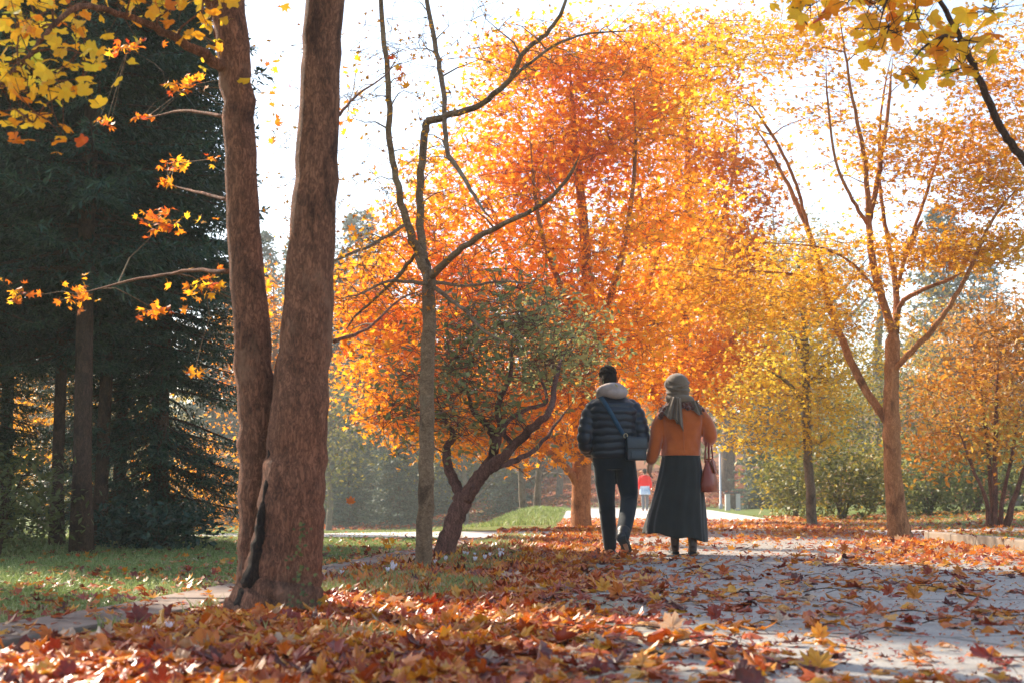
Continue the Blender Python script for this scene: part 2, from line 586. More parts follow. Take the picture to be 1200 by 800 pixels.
# kerb stones on the right, a run of blocks
def kerb_run(name, pts, width, height, zoff, mat, block=0.9):
    mb = MB()
    P = np.array(pts)
    seg = np.linalg.norm(np.diff(P, axis=0), axis=1)
    s = np.concatenate([[0], np.cumsum(seg)])
    L = s[-1]
    k = 0.0
    while k < L - .05:
        a, b = k + .004, min(k + block, L) - .004
        pa = np.array([np.interp(a, s, P[:, 0]), np.interp(a, s, P[:, 1])])
        pb = np.array([np.interp(b, s, P[:, 0]), np.interp(b, s, P[:, 1])])
        c = (pa + pb) / 2
        ang = math.atan2(pb[1] - pa[1], pb[0] - pa[0])
        z = float(gz(c[0], c[1])) * 0 + zoff + rng.normal(0, .003)
        mb.box((c[0], c[1], z + height / 2 - .06), (np.linalg.norm(pb - pa), width, height + .12), Matrix.Rotation(ang, 3, 'Z') @ Matrix.Rotation(rng.normal(0, .006), 3, 'X'))
        k += block
    o = mb.obj(name, mat, smooth=False, bevel=.012)
    return tag(o, kind='structure')


kerb_run('kerb', [(float(road_r(y)) + .10, y) for y in np.linspace(1, 17.4, 30)], .2, .125, 0.0, noise_mat('kerb stone', [(.3, (.20, .15, .11)), (.7, (.36, .28, .21))], 3.0, .75, 8, .4, 80))
kerb_run('stone_edging', [(float(edge_x(y)), y) for y in np.linspace(1, 18.4, 40)], .42, .028, 0.0, M['stone'], 1.3)
# ------------------------------------------------------------------ leaves
def fan(outline, inner=None):
    """polar outline [(deg, r)] -> (V, F) in the xy plane, tip towards +y; optional inner ring fraction"""
    a = np.radians([p[0] for p in outline])
    r = np.array([p[1] for p in outline])
    n = len(a)
    O = np.stack([r * np.cos(a), r * np.sin(a), 0 * a], 1)
    if inner:
        rin = np.minimum(r, np.full(n, r.min() * 1.1)) * inner
        I = np.stack([rin * np.cos(a), rin * np.sin(a), 0 * a], 1)
        V = np.concatenate([[[0, 0, 0]], I, O])
        F = []
        for i in range(n):
            j = (i + 1) % n
            F += [(0, 1 + i, 1 + j), (1 + i, 1 + n + i, 1 + n + j), (1 + i, 1 + n + j, 1 + j)]
    else:
        V = np.concatenate([[[0, 0, 0]], O])
        F = [(0, 1 + i, 1 + (i + 1) % n) for i in range(n)]
    return V, np.array(F)


MAPLE_HI = [(90, 1), (80, .76), (73, .80), (66, .56), (56, .68), (47, .92), (39, .74), (30, .74), (20, .54), (8, .62), (-4, .74), (-14, .54), (-40, .42), (-75, .30), (-90, .12),
            (-105, .30), (-140, .42), (194, .54), (184, .74), (172, .62), (160, .54), (150, .74), (141, .74), (133, .92), (124, .68), (114, .56), (107, .80), (100, .76)]
MAPLE_MID = [(90, 1), (67, .52), (46, .95), (20, .50), (-5, .75), (-45, .36), (-90, .15), (-135, .36), (185, .75), (160, .50), (134, .95), (113, .52)]
MAPLE_LO = [(90, 1), (66, .42), (40, .95), (5, .38), (-20, .6), (-90, .2), (200, .6), (175, .38), (140, .95), (114, .42)]
STAR = [(90, 1), (60, .34), (30, .85), (-20, .32), (-90, .25), (200, .32), (150, .85), (120, .34)]
TULIP = [(90, .62), (72, .70), (62, .92), (40, .86), (22, .62), (8, .86), (-14, .84), (-45, .55), (-90, .32), (-135, .55), (194, .84), (172, .86), (158, .62), (140, .86), (118, .92), (108, .70)]
OAK = [(90, 1), (72, .80), (60, .52), (40, .62), (25, .42), (5, .46), (-15, .34), (-40, .46), (-62, .42), (-80, .85), (-100, .85), (-118, .42), (-140, .46), (195, .34), (175, .46), (155, .42), (140, .62), (120, .52), (108, .80)]
OVAL = [(90, 1), (20, .42), (-20, .42), (-90, .95), (200, .42), (160, .42)]
DIAM = None


def curl(V, cup=0.0, fold=0.0, wav=0.0, ph=0.0, tip=0.0):
    V = V.copy()
    r2 = V[:, 0] ** 2 + V[:, 1] ** 2
    an = np.arctan2(V[:, 1], V[:, 0])
    V[:, 2] = cup * r2 + fold * np.abs(V[:, 0]) + wav * np.sin(an * 3 + ph) * r2 + tip * np.maximum(V[:, 1], 0) ** 2
    return V


def with_stem(VF, L=.9, w=.035, bend=-.1):
    V, F = VF
    n = len(V)
    V = np.concatenate([V, [[-w, -.1, 0], [w, -.1, 0], [.12, -.1 - L, bend]]])
    return V, np.concatenate([F, [[n, n + 2, n + 1]]])


def protos(outline, k, inner=None, amp=1.0, stem=False, crumple=0.0):
    out = []
    for i in range(k):
        V, F = fan(outline, inner)
        if crumple:
            V = V * np.array([rng.uniform(.72, 1.1), rng.uniform(.85, 1.1), 1])
            V[1:, :2] *= rng.normal(1, .05, (len(V) - 1, 1))
        if stem:
            V, F = with_stem((V, F), rng.uniform(.6, 1.1), .03, rng.uniform(-.2, .25))
        V = curl(V, rng.normal(-.12, .28) * amp, rng.normal(.05, .2) * amp, rng.normal(0, .16) * amp, rng.uniform(0, 6.28), rng.normal(0, .25) * amp)
        if crumple:
            V[:, 2] += rng.normal(0, crumple, len(V))
        out.append((V, F))
    return out


def rots(n, tilt=0.9, yaw=None, up=None):
    """n rotation matrices: random yaw, tilted away from horizontal by about tilt rad"""
    yaw = rng.uniform(0, 2 * math.pi, n) if yaw is None else yaw
    az = rng.uniform(0, 2 * math.pi, n)
    ti = np.abs(rng.normal(0, tilt, n))
    cy, sy = np.cos(yaw), np.sin(yaw)
    Rz = np.zeros((n, 3, 3))
    Rz[:, 0, 0] = cy
    Rz[:, 0, 1] = -sy
    Rz[:, 1, 0] = sy
    Rz[:, 1, 1] = cy
    Rz[:, 2, 2] = 1
    ax = np.stack([np.cos(az), np.sin(az), 0 * az], 1)
    c, s = np.cos(ti), np.sin(ti)
    K = np.zeros((n, 3, 3))
    K[:, 0, 2] = ax[:, 1]
    K[:, 1, 2] = -ax[:, 0]
    K[:, 2, 0] = -ax[:, 1]
    K[:, 2, 1] = ax[:, 0]
    Rt = np.eye(3)[None] + s[:, None, None] * K + (1 - c)[:, None, None] * (K @ K)
    return Rt @ Rz


def scatter_geo(prs, pos, Rm, sc, tone):
    """instances of the prototypes as one pile of triangles -> V, F, tone per face"""
    n = len(pos)
    which = rng.integers(0, len(prs), n)
    Vs, Fs, Ts, off = [], [], [], 0
    for k, (PV, PF) in enumerate(prs):
        idx = np.nonzero(which == k)[0]
        if not len(idx):
            continue
        V = np.einsum('nij,vj->nvi', Rm[idx], PV) * sc[idx, None, None] + pos[idx, None]
        nv = len(PV)
        F = PF[None] + (np.arange(len(idx)) * nv)[:, None, None] + off
        Vs.append(V.reshape(-1, 3))
        Fs.append(F.reshape(-1, PF.shape[1]))
        Ts.append(np.repeat(tone[idx], len(PF)))
        off += len(idx) * nv
    return np.concatenate(Vs), np.concatenate(Fs), np.concatenate(Ts)


def scatter(name, prs, pos, Rm, sc, tone, mat, parent=None, loc=(0, 0, 0)):
    V, F, T = scatter_geo(prs, pos, Rm, sc, tone)
    return mesh_np(name, V, F, mat, parent, T, loc=loc)


def blotch(p, f=.6, seed=0):
    """slow colour drift through space, about 0..1"""
    r = np.random.default_rng(seed)
    v = 0
    for k in range(5):
        d = r.normal(0, 1, 3) * f * (1 + k * .5)
        v = v + np.sin(p @ d + r.uniform(0, 6.28)) / (1 + k * .35)
    return .5 + v * .19


P_CROWN = protos(MAPLE_LO, 6, amp=1.0)
P_STAR = protos(STAR, 5, amp=1.0)
P_MID = protos(MAPLE_MID, 8, amp=1.1, stem=True)
P_HI = protos(MAPLE_HI, 20, inner=.62, amp=1.5, stem=True, crumple=.045) + protos(TULIP, 4, inner=.62, amp=1.5, stem=True, crumple=.05) + protos(OAK, 5, inner=.7, amp=1.4, stem=True, crumple=.05)
P_TULIP = protos(TULIP, 8, amp=.8, stem=True)
P_OVAL = protos(OVAL, 5, amp=.6)


# ------------------------------------------------------------------ trees
def px_limb(pts, per=5):
    """[(px, py, d, width_px)] -> points, radii (smoothed)"""
    P = [at(p[0], p[1], p[2]) for p in pts]
    r = [p[3] * .5 * p[2] / 1667 for p in pts]
    Q = catmull([tuple(q) for q in P], per)
    rr = np.interp(np.linspace(0, len(pts) - 1, len(Q)), range(len(pts)), r)
    if r[-1] < r[0] * .5:
        rr[-4:] *= np.array([.85, .7, .5, .25])
    Q = np.array(Q)
    Q[1:-1] += rng.normal(0, .25, (len(Q) - 2, 3)) * np.minimum(rr[1:-1, None], .02)
    return Q, rr


def grow(skel, targets, origin_z=None, seed=0, rmax=.03, rmin=.004, droop=.0, stiff=.35):
    """connect every target to the nearest skeleton node with a bent twig -> list of (P, r)"""
    r_ = np.random.default_rng(seed)
    nodes = np.array([p for p, _ in skel])
    rad = np.array([r for _, r in skel])
    dirs = np.zeros_like(nodes)
    T = np.array(targets)
    d0 = np.array([np.min(np.linalg.norm(nodes - t, axis=1)) for t in T])
    out = []
    for i in np.argsort(d0):
        t = T[i]
        dv = t - nodes
        dist = np.linalg.norm(dv, axis=1)
        cost = dist + .9 * np.maximum(0, nodes[:, 2] - t[2] + .1 * dist) + r_.uniform(0, .12, len(nodes)) * dist
        j = int(np.argmin(cost))
        a, L = nodes[j], dist[j]
        if L < .05:
            continue
        base = dirs[j] if np.any(dirs[j]) else np.array([0, 0, .5])
        d1 = (t - a) / L + base * stiff + np.array([0, 0, .25 - droop])
        d1 /= np.linalg.norm(d1)
        n = 4 if L < 1.2 else 6
        s = np.linspace(0, 1, n)[:, None]
        c = a + d1 * L * .5
        P = (1 - s) ** 2 * a + 2 * s * (1 - s) * c + s * s * t
        P[1:-1] += r_.normal(0, .035 * L, (n - 2, 3))
        r0 = min(rad[j] * .75, max(rmin * 1.5, min(rmax, .010 * L + .004)))
        rr = np.linspace(r0, rmin, n)
        out.append((P, rr))
        nd = np.gradient(P, axis=0)
        nd /= np.linalg.norm(nd, axis=1)[:, None] + 1e-9
        nodes = np.concatenate([nodes, P[1:]])
        rad = np.concatenate([rad, rr[1:]])
        dirs = np.concatenate([dirs, nd[1:]])
    return out


def ellipsoid_targets(blobs, seed=0):
    """blobs: [(px, py, d, rx_px, ry_px, depth_m, count)] -> world points, spread evenly with gaps"""
    r_ = np.random.default_rng(seed)
    out = []
    for (px, py, d, rx, ry, dd, n) in blobs:
        for _ in range(n):
            v = r_.normal(0, 1, 3)
            v *= r_.uniform(.15, 1) ** .45 / np.linalg.norm(v)
            out.append(np.array(at(px + v[0] * rx, py + v[1] * ry, d + v[2] * dd)))
    return out


def leaf_clumps(centres, per, spread, flat, seed=0):
    r_ = np.random.default_rng(seed)
    c = np.repeat(np.array(centres), per, axis=0)
    e = r_.normal(0, 1, c.shape) * np.array([spread, spread, flat])
    return c + e


def tubes_obj(name, tubes, mat, parent, sides=5, off=(0, 0, 0)):
    off = np.array(off)
    Vs, Fs, n = [], [], 0
    for P, r in tubes:
        V, F = tube_geo(P - off, r, sides, False)
        Vs.append(V)
        Fs.append(np.array(F) + n)
        n += len(V)
    return mesh_np(name, np.concatenate(Vs), np.concatenate(Fs), mat, parent, smooth=True)


def crown_obj(name, tubes, leaf_geo, leaf, bark, parent, off=(0, 0, 0)):
    """one mesh: leaves and the fine branchwork that carries them"""
    LV, LF, LT = leaf_geo
    Vs, Fs, n = [np.asarray(LV)], [np.asarray(LF)], len(LV)
    nl = len(LF)
    for grp, sides in tubes:
        for P, r in grp:
            V, F = tube_geo(P - np.array(off), r, sides, False)
            Vs.append(V)
            Fs.append(tris_of(np.array(F)) + n)
            n += len(V)
    F = np.concatenate(Fs)
    T = np.concatenate([LT, np.full(len(F) - nl, .5)])
    o = mesh_np(name, np.concatenate(Vs), F, leaf, parent, T)
    o.data.materials.append(bark)
    mi = np.zeros(len(F), dtype=np.int32)
    mi[nl:] = 1
    o.data.polygons.foreach_set('material_index', mi)
    o.data.polygons.foreach_set('use_smooth', mi.astype(bool))
    return o


def twigs(pos, centres, per, every=4, r=.0022):
    """thin twigs from clump centres to some of their leaves"""
    out = []
    c = np.repeat(np.array(centres), per, axis=0)
    for i in range(0, len(pos), every):
        a, b = c[i], pos[i]
        m = (a + b) / 2 + rng.normal(0, .03, 3)
        out.append((np.array([a, m, b]), np.array([r * 1.6, r * 1.2, r * .7])))
    return out


def build_tree(name, base, label, limbs, blobs, leaf, bark, per=40, spread=.35, flat=.16, size=(.05, .08), tone=(.5, .25, .6), seed=1,
               group=None, trunk_sides=14, wob=.06, rmax=.03, rmin=.004, n_trunk=1, tilt=.9, prs=None, cat='tree', limb_name='limb',
               extra_targets=(), tone_fn=None, twig_every=5, twig_r=.0022, droop=0.0, crown_name='crown', bare=0):
    """limbs: px polylines, the first n_trunk are trunks; everything is stored relative to the tree's base"""
    base = np.array(base)
    root = empty(name, tuple(base), label, cat, group)
    skel = []
    for i, l in enumerate(limbs):
        P, r = px_limb(l)
        s = trunk_sides if i < n_trunk else max(7, trunk_sides - 5)
        mb = MB().tube(P - base, r, s, True, wob, (.06, max(.12, r[0] * 1.2)) if i < n_trunk else None, 5 if i < n_trunk else 0)
        mb.obj('trunk' if i < n_trunk else limb_name, bark, root)
        keep = range(len(P)) if i >= n_trunk else range(len(P) // 3, len(P))
        skel += [(P[k], r[k]) for k in keep]
    T = ellipsoid_targets(blobs, seed) + [np.array(t) for t in extra_targets]
    br = grow(skel, T, seed=seed, rmax=rmax, rmin=rmin, droop=droop)
    if bare:                                   # leafless shoots on the limbs
        rb = np.random.default_rng(seed + 77)
        nd = [p for p, r in skel] + [P[k] for P, r in br for k in (2, -1)]
        tt = []
        for _ in range(bare):
            v = rb.normal(0, 1, 3) + np.array([0, 0, .5])
            tt.append(nd[rb.integers(0, len(nd))] + v / np.linalg.norm(v) * rb.uniform(.15, .65))
        br = br + grow(skel + [(P[k], r[k]) for P, r in br for k in (2, -1)], tt, seed=seed + 3, rmax=.006, rmin=.0014)
    pos = leaf_clumps(T, per, spread, flat, seed + 5)
    tw = twigs(pos, T, per, twig_every, twig_r)
    n = len(pos)
    tn = tone[0] + (blotch(pos, tone[2], seed) - .5) * tone[1] * 2.2 + rng.normal(0, tone[1] * .45, n)
    if tone_fn is not None:
        tn = tn + tone_fn(pos)
    sc = rng.uniform(size[0], size[1], n)
    g = scatter_geo(prs or P_CROWN, pos - base, rots(n, tilt), sc, np.clip(tn, 0, 1))
    crown_obj(crown_name, [(br, 6), (tw, 3)], g, leaf, bark, root, base)
    return root


# --- the twin trunk by the road on the left
def px_of(p):
    """photo x, y of world points (used only to vary colour along a crown's own width)"""
    return 600 + 1667 * p[:, 0] / p[:, 1]


D1 = 6.45
b1 = at(330, 713, D1)
b1.z = 0.0
right_stem = [(320, 735, D1, 134), (325, 705, D1, 110), (331, 680, D1, 92), (336, 640, D1, 84), (342, 590, D1, 77), (348, 520, D1, 70), (354, 430, D1, 62), (362, 330, D1, 57), (370, 210, D1, 52), (376, 100, D1, 48),
              (380, 0, D1, 47), (386, -160, D1 - .1, 42), (396, -360, D1 - .2, 36), (400, -620, D1 - .1, 26), (396, -900, D1, 14)]
left_stem = [(304, 735, D1 + .10, 66), (302, 700, D1 + .10, 50), (300, 620, D1 + .12, 42), (303, 520, D1 + .12, 44), (298, 430, D1 + .12, 45), (290, 310, D1 + .12, 41), (282, 200, D1 + .1, 38), (277, 100, D1 + .1, 38),
             (266, 0, D1 + .1, 40), (250, -70, D1 + .1, 36), (238, -200, D1 + .1, 33), (210, -420, D1, 26), (190, -700, D1, 14)]
arch = [(264, 82, D1 + .08, 15), (240, 66, D1 - .05, 12), (205, 46, D1 - .2, 10), (165, 26, D1 - .35, 8.5), (120, 10, D1 - .5, 7.5), (88, 10, D1 - .6, 7), (58, 36, D1 - .7, 6.5), (30, 70, D1 - .8, 5.5), (-10, 108, D1 - .9, 4), (-50, 135, D1 - .95, 2)]
arch_up = [(262, 30, D1 + .08, 20), (240, -8, D1, 16), (200, -50, D1 - .2, 12), (130, -80, D1 - .4, 9), (60, -90, D1 - .5, 6), (0, -60, D1 - .6, 3)]
thin_w = [(268, 318, D1 + .15, 6), (215, 318, D1 + .6, 4), (150, 330, D1 + 1.0, 3), (90, 345, D1 + 1.4, 2)]
thin_u = [(266, 138, D1 + .15, 5), (215, 130, D1 + .5, 3.5), (165, 140, D1 + .9, 2)]
thin_v = [(268, 235, D1 + .15, 5), (230, 225, D1 + .5, 3.5), (190, 215, D1 + .8, 2)]
thin_r = [(392, 400, D1 + .1, 5), (430, 385, D1 + .5, 3.5), (470, 350, D1 + .8, 2.5), (500, 340, D1 + 1.1, 1.5)]
thin_s = [(398, 135, D1 + .1, 4), (420, 110, D1 + .4, 3), (450, 90, D1 + .7, 2), (470, 60, D1 + 1.0, 1.2)]
tw_blobs = [(30, 40, D1 - .8, 60, 45, .35, 9), (30, 110, D1 - .9, 58, 40, .3, 11), (75, 85, D1 - .7, 40, 34, .25, 4), (80, -8, D1 - .5, 120, 22, .4, 12), (190, 0, D1 - .3, 60, 16, .25, 7), (240, -5, D1 - .1, 30, 25, .2, 3), (252, 40, D1 + .1, 8, 18, .1, 1),
            (90, -420, D1 - .3, 320, 300, 1.6, 70), (480, -420, D1 + .6, 330, 300, 1.8, 90), (300, -800, D1, 420, 300, 2, 60)]
twin = build_tree('maple_tree', b1, 'brown twin-trunked tree rising from the leaf pile, its stems parting in a narrow V', [right_stem, left_stem, arch, arch_up, thin_w, thin_u, thin_v, thin_r, thin_s], tw_blobs, M['leaf_near'], M['bark_big'],
                  per=7, spread=.085, flat=.075, size=(.029, .050), tone=(.58, .26, 2.5), seed=3, trunk_sides=30, wob=.025, n_trunk=2, tilt=1.15, prs=P_TULIP, twig_every=2, twig_r=.0016, rmax=.02)
# sprays of redder leaves along the thin side shoots
sp = []
for (px, py, d, rx, ry, n) in [(150, 57, 7.7, 26, 12, 26), (222, 100, 7.4, 26, 14, 26), (205, 192, 7.6, 22, 10, 16), (190, 262, 7.7, 34, 14, 44), (240, 335, 7.3, 26, 18, 34), (180, 362, 7.9, 22, 10, 18), (228, 437, 7.4, 14, 6, 8),
                               (95, 345, 8.1, 24, 22, 20), (20, 345, 8.2, 26, 18, 18), (125, 143, 7.8, 16, 6, 10), (248, 185, 7.2, 10, 8, 8), (405, 398, 7.2, 14, 18, 26), (436, 404, 7.5, 20, 14, 22), (430, 490, 7.4, 16, 10, 10), (310, 360, 7.4, 8, 34, 20),
                               (410, 120, 7.3, 24, 40, 22), (470, 75, 7.7, 20, 24, 10), (322, 120, 7.6, 16, 60, 16), (330, 8, 7.0, 6, 6, 3), (168, 138, 7.35, 10, 6, 9), (192, 214, 7.25, 10, 6, 9), (92, 342, 7.85, 10, 6, 8), (322, 70, 6.7, 4, 3, 1), (420, 300, 7.6, 22, 40, 14)]:
    for _ in range(n):
        e = rng.normal(0, .5, 3)
        sp.append(np.array(at(px + e[0] * rx, py + e[1] * ry, d + e[2] * .12)))
sp = np.array(sp)
tn = np.clip(.25 + (blotch(sp, 2.0, 5) - .5) * .5 + rng.normal(0, .16, len(sp)), 0, 1)
cs = [np.array(at(*q)) for q in [(150, 57, 7.7), (222, 100, 7.4), (205, 192, 7.6), (190, 262, 7.7), (240, 335, 7.3), (180, 362, 7.9), (228, 437, 7.4), (95, 345, 8.1), (20, 345, 8.2), (405, 398, 7.2), (436, 404, 7.5), (430, 490, 7.4), (410, 120, 7.3), (420, 300, 7.6)]]
sk = []
for l in (thin_w, thin_u, thin_v, thin_r, thin_s):
    P, r = px_limb(l)
    sk += list(zip(P, r))
crown_obj('crown', [(grow(sk, cs, seed=9, rmax=.006, rmin=.0016) + [(np.array([sp[i], cs[int(np.argmin([np.linalg.norm(sp[i] - c) for c in cs]))]]), np.array([.0012, .0014])) for i in range(0, len(sp), 3)], 4)],
          scatter_geo(P_MID, sp - np.array(b1), rots(len(sp), 1.1), rng.uniform(.022, .042, len(sp)), tn), M['leaf_near'], M['bark_thin'], twin, b1)
# the dark wet seam where the two stems meet
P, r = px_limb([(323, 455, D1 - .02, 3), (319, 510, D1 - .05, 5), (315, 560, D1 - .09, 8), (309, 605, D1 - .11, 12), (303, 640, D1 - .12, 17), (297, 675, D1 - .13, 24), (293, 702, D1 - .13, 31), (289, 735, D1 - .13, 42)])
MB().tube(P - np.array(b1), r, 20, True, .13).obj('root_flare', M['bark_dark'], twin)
# ivy creeping up the foot
iv = []
for k in range(60):
    t = rng.uniform(0, 1) ** 1.6
    iv.append(np.array(at(352 + rng.normal(0, 4 + 12 * (1 - t) ** 2) + 5 * math.sin(t * 9), 712 - 100 * t, D1 - .232 - .0 * t + .06 * t)))
iv = np.array(iv)
Rm = rots(len(iv), .35) 
Rx = np.array(Matrix.Rotation(R(80), 3, 'X'))
scatter('ivy', P_CROWN[:3], iv - np.array(b1), Rx[None] @ Rm, rng.uniform(.009, .018, len(iv)), rng.uniform(0, 1, len(iv)), M['ivy'], twin)

# --- the slim tree with few leaves
D2 = 10.2
b2 = at(496, 672, D2)
b2.z = 0
t2 = [(496, 690, D2, 25), (496, 672, D2, 22), (497, 640, D2, 19.5), (499, 560, D2, 18), (500, 470, D2, 17), (502, 380, D2, 16), (503, 322, D2, 16)]
l2 = [[(503, 330, D2, 15), (490, 296, D2, 13), (477, 262, D2 - .1, 11.5), (466, 220, D2 - .2, 10), (457, 165, D2 - .3, 9), (455, 100, D2 - .4, 8), (447, 20, D2 - .5, 7), (440, -80, D2 - .6, 4)],
      [(503, 328, D2, 14), (495, 285, D2 + .1, 12), (492, 230, D2 + .1, 11), (497, 165, D2 + .1, 11), (501, 142, D2 + .1, 11)],
      [(501, 142, D2 + .1, 11), (530, 134, D2, 9.5), (566, 121, D2 - .1, 8.5), (598, 92, D2 - .2, 8), (614, 60, D2 - .3, 7), (640, 40, D2 - .3, 6), (660, 10, D2 - .4, 5), (672, -40, D2 - .5, 3)],
      [(521, 138, D2 + .05, 7), (519, 100, D2 + .3, 7.5), (509, 50, D2 + .5, 7), (499, -10, D2 + .7, 6), (492, -80, D2 + .9, 3)],
      [(521, 136, D2 + .05, 7), (524, 175, D2 - .2, 7.5), (545, 210, D2 - .4, 6), (562, 240, D2 - .5, 4), (580, 262, D2 - .6, 2.5)],
      [(504, 326, D2, 12), (530, 300, D2 - .3, 9.5), (565, 275, D2 - .6, 8), (600, 258, D2 - .8, 7), (640, 236, D2 - 1.0, 6), (668, 205, D2 - 1.1, 5), (680, 180, D2 - 1.2, 3)],
      [(600, 92, D2 - .2, 5), (640, 60, D2, 4), (690, 40, D2 + .3, 3), (760, 36, D2 + .6, 2)],
      [(500, 332, D2 - .05, 6), (455, 330, D2 - .4, 4), (420, 345, D2 - .7, 2.5), (385, 352, D2 - .9, 1.5)],
      [(488, 296, D2 - .05, 5), (470, 320, D2 + .3, 6), (440, 350, D2 + .5, 4), (415, 372, D2 + .7, 3), (400, 395, D2 + .8, 2)],
      [(478, 262, D2 - .1, 5), (440, 285, D2 - .3, 4.5), (410, 298, D2 - .5, 4), (380, 310, D2 - .7, 2.5), (350, 315, D2 - .8, 1.5)],
      [(505, 330, D2, 6), (545, 335, D2 + .4, 4), (590, 330, D2 + .7, 2.5), (640, 335, D2 + 1, 1.5)],
      [(506, 335, D2, 7), (540, 360, D2 - .4, 5), (570, 390, D2 - .6, 4), (600, 402, D2 - .8, 2.5)]]
l2 = [[(a, b, c, w * .84) for a, b, c, w in q] for q in l2]
bl2 = [(470, 130, D2, 90, 140, .8, 60), (400, 250, D2, 90, 90, .8, 56), (580, 60, D2, 110, 60, .8, 30), (430, 340, D2, 60, 60, .6, 34), (480, 300, D2, 70, 70, .6, 24), (620, 250, D2 - .8, 90, 90, .6, 16), (480, -190, D2 + .3, 250, 110, 1.6, 60), (250, -330, D2 + 1.6, 300, 170, 1.8, 150), (340, 120, D2, 40, 110, .6, 12), (560, 330, D2 - .3, 70, 50, .5, 8), (690, 60, D2 + .3, 90, 40, .4, 8)]  # leaf clumps above the view added to shade the near road
build_tree('maple_tree', b2, 'slim upright tree with thin forked limbs and few leaves, standing right of the twin trunk', [t2] + l2, bl2, M['leaf_orange'], M['bark_thin'], per=5, spread=.13, flat=.10, size=(.020, .034), tone=(.42, .2, 1.5), seed=21, trunk_sides=16, wob=.03,
           prs=P_STAR, bare=320, rmax=.009, rmin=.0022, twig_every=2, twig_r=.0016, tilt=1.1)

# --- the twisted evergreen
D3 = 12.3
b3 = at(520, 657, D3)
b3.z = 0
t3 = [(513, 676, D3, 36), (520, 655, D3, 27), (528, 622, D3, 22), (537, 596, D3, 21), (545, 580, D3, 22)]
l3 = [[(545, 584, D3, 19), (560, 562, D3 - .05, 18), (574, 546, D3 - .1, 16), (590, 534, D3 - .15, 12), (607, 516, D3 - .2, 10), (628, 497, D3 - .3, 9), (645, 480, D3 - .3, 7), (652, 440, D3 + .8, 6), (665, 405, D3 + 1.6, 4)],
      [(541, 586, D3, 14), (532, 563, D3 + .1, 12), (524, 540, D3 + .2, 10), (524, 522, D3 + .3, 9), (532, 510, D3 + .4, 7), (520, 490, D3 + .5, 5), (510, 460, D3 + .6, 3)],
      [(556, 566, D3, 14), (571, 545, D3 + .15, 11), (579, 520, D3 + .3, 9), (570, 496, D3 + .4, 8), (555, 480, D3 + .5, 6), (545, 450, D3 + .6, 4)],
      [(580, 530, D3 + .1, 9), (586, 500, D3 + .2, 8), (584, 470, D3 + .2, 7), (598, 440, D3 + .2, 5), (600, 400, D3 + .3, 3)],
      [(574, 548, D3 - .1, 10), (600, 540, D3 + .3, 7), (625, 528, D3 + .8, 5), (645, 505, D3 + 1.2, 4), (672, 470, D3 + 2.0, 2)],
      [(600, 520, D3 - .2, 6), (590, 500, D3, 6), (615, 480, D3 + .5, 5), (640, 470, D3 + 1, 4), (630, 430, D3 + 1.4, 3)]]
bl3 = [(590, 420, D3 + .6, 84, 56, .9, 74), (645, 400, D3 + 1.9, 60, 60, .5, 56), (684, 420, D3 + 2.2, 34, 44, .4, 26), (520, 440, D3 + .3, 60, 56, .9, 44), (600, 360, D3, 80, 42, .8, 44), (480, 500, D3 + .4, 34, 46, .5, 14), (560, 490, D3, 70, 26, .7, 24)]
build_tree('evergreen_tree', b3, 'small leaning evergreen with a twisted reddish trunk and grey-green leaves', [t3] + l3, bl3, M['leaf_green'], M['bark_red'], per=18, spread=.21, flat=.14, size=(.025, .048), tone=(.66, .28, 1.5), bare=60, seed=31, trunk_sides=16, wob=.09,
           prs=P_OVAL, rmax=.014, rmin=.003, twig_every=4, twig_r=.002, tilt=.8)

# --- the great orange maple
D4 = 25.0
b4 = at(681, 619, D4)
b4.z = 0
t4 = [(681, 632, D4, 34), (681, 617, D4, 26), (681, 590, D4, 22), (682, 545, D4, 22), (684, 500, D4, 22), (688, 450, D4, 20), (690, 390, D4, 17), (688, 320, D4, 14), (682, 240, D4, 11), (672, 150, D4, 8), (668, 70, D4, 4)]
l4 = [[(680, 570, D4, 12), (664, 548, D4 - .2, 9), (640, 527, D4 - .5, 8), (615, 505, D4 - .8, 7), (580, 485, D4 - 1, 5), (530, 450, D4 - 1.3, 3)],
      [(679, 540, D4, 10), (660, 520, D4 - .6, 7), (635, 505, D4 - 1.2, 6), (610, 480, D4 - 1.8, 4)],
      [(680, 510, D4, 12), (668, 470, D4 + .3, 11), (650, 420, D4 + .6, 9), (620, 350, D4 + .9, 7), (585, 270, D4 + 1.2, 5), (560, 190, D4 + 1.4, 3)],
      [(685, 545, D4, 11), (697, 510, D4 + .3, 10), (715, 460, D4 + .6, 9), (740, 390, D4 + .9, 7), (770, 300, D4 + 1.1, 5), (790, 200, D4 + 1.2, 3)],
      [(688, 440, D4, 10), (712, 360, D4 - .5, 8), (735, 270, D4 - .9, 6), (745, 170, D4 - 1.2, 4), (742, 100, D4 - 1.4, 2)],
      [(690, 400, D4, 9), (655, 330, D4 - .8, 7), (630, 250, D4 - 1.3, 5), (620, 150, D4 - 1.5, 3)]]
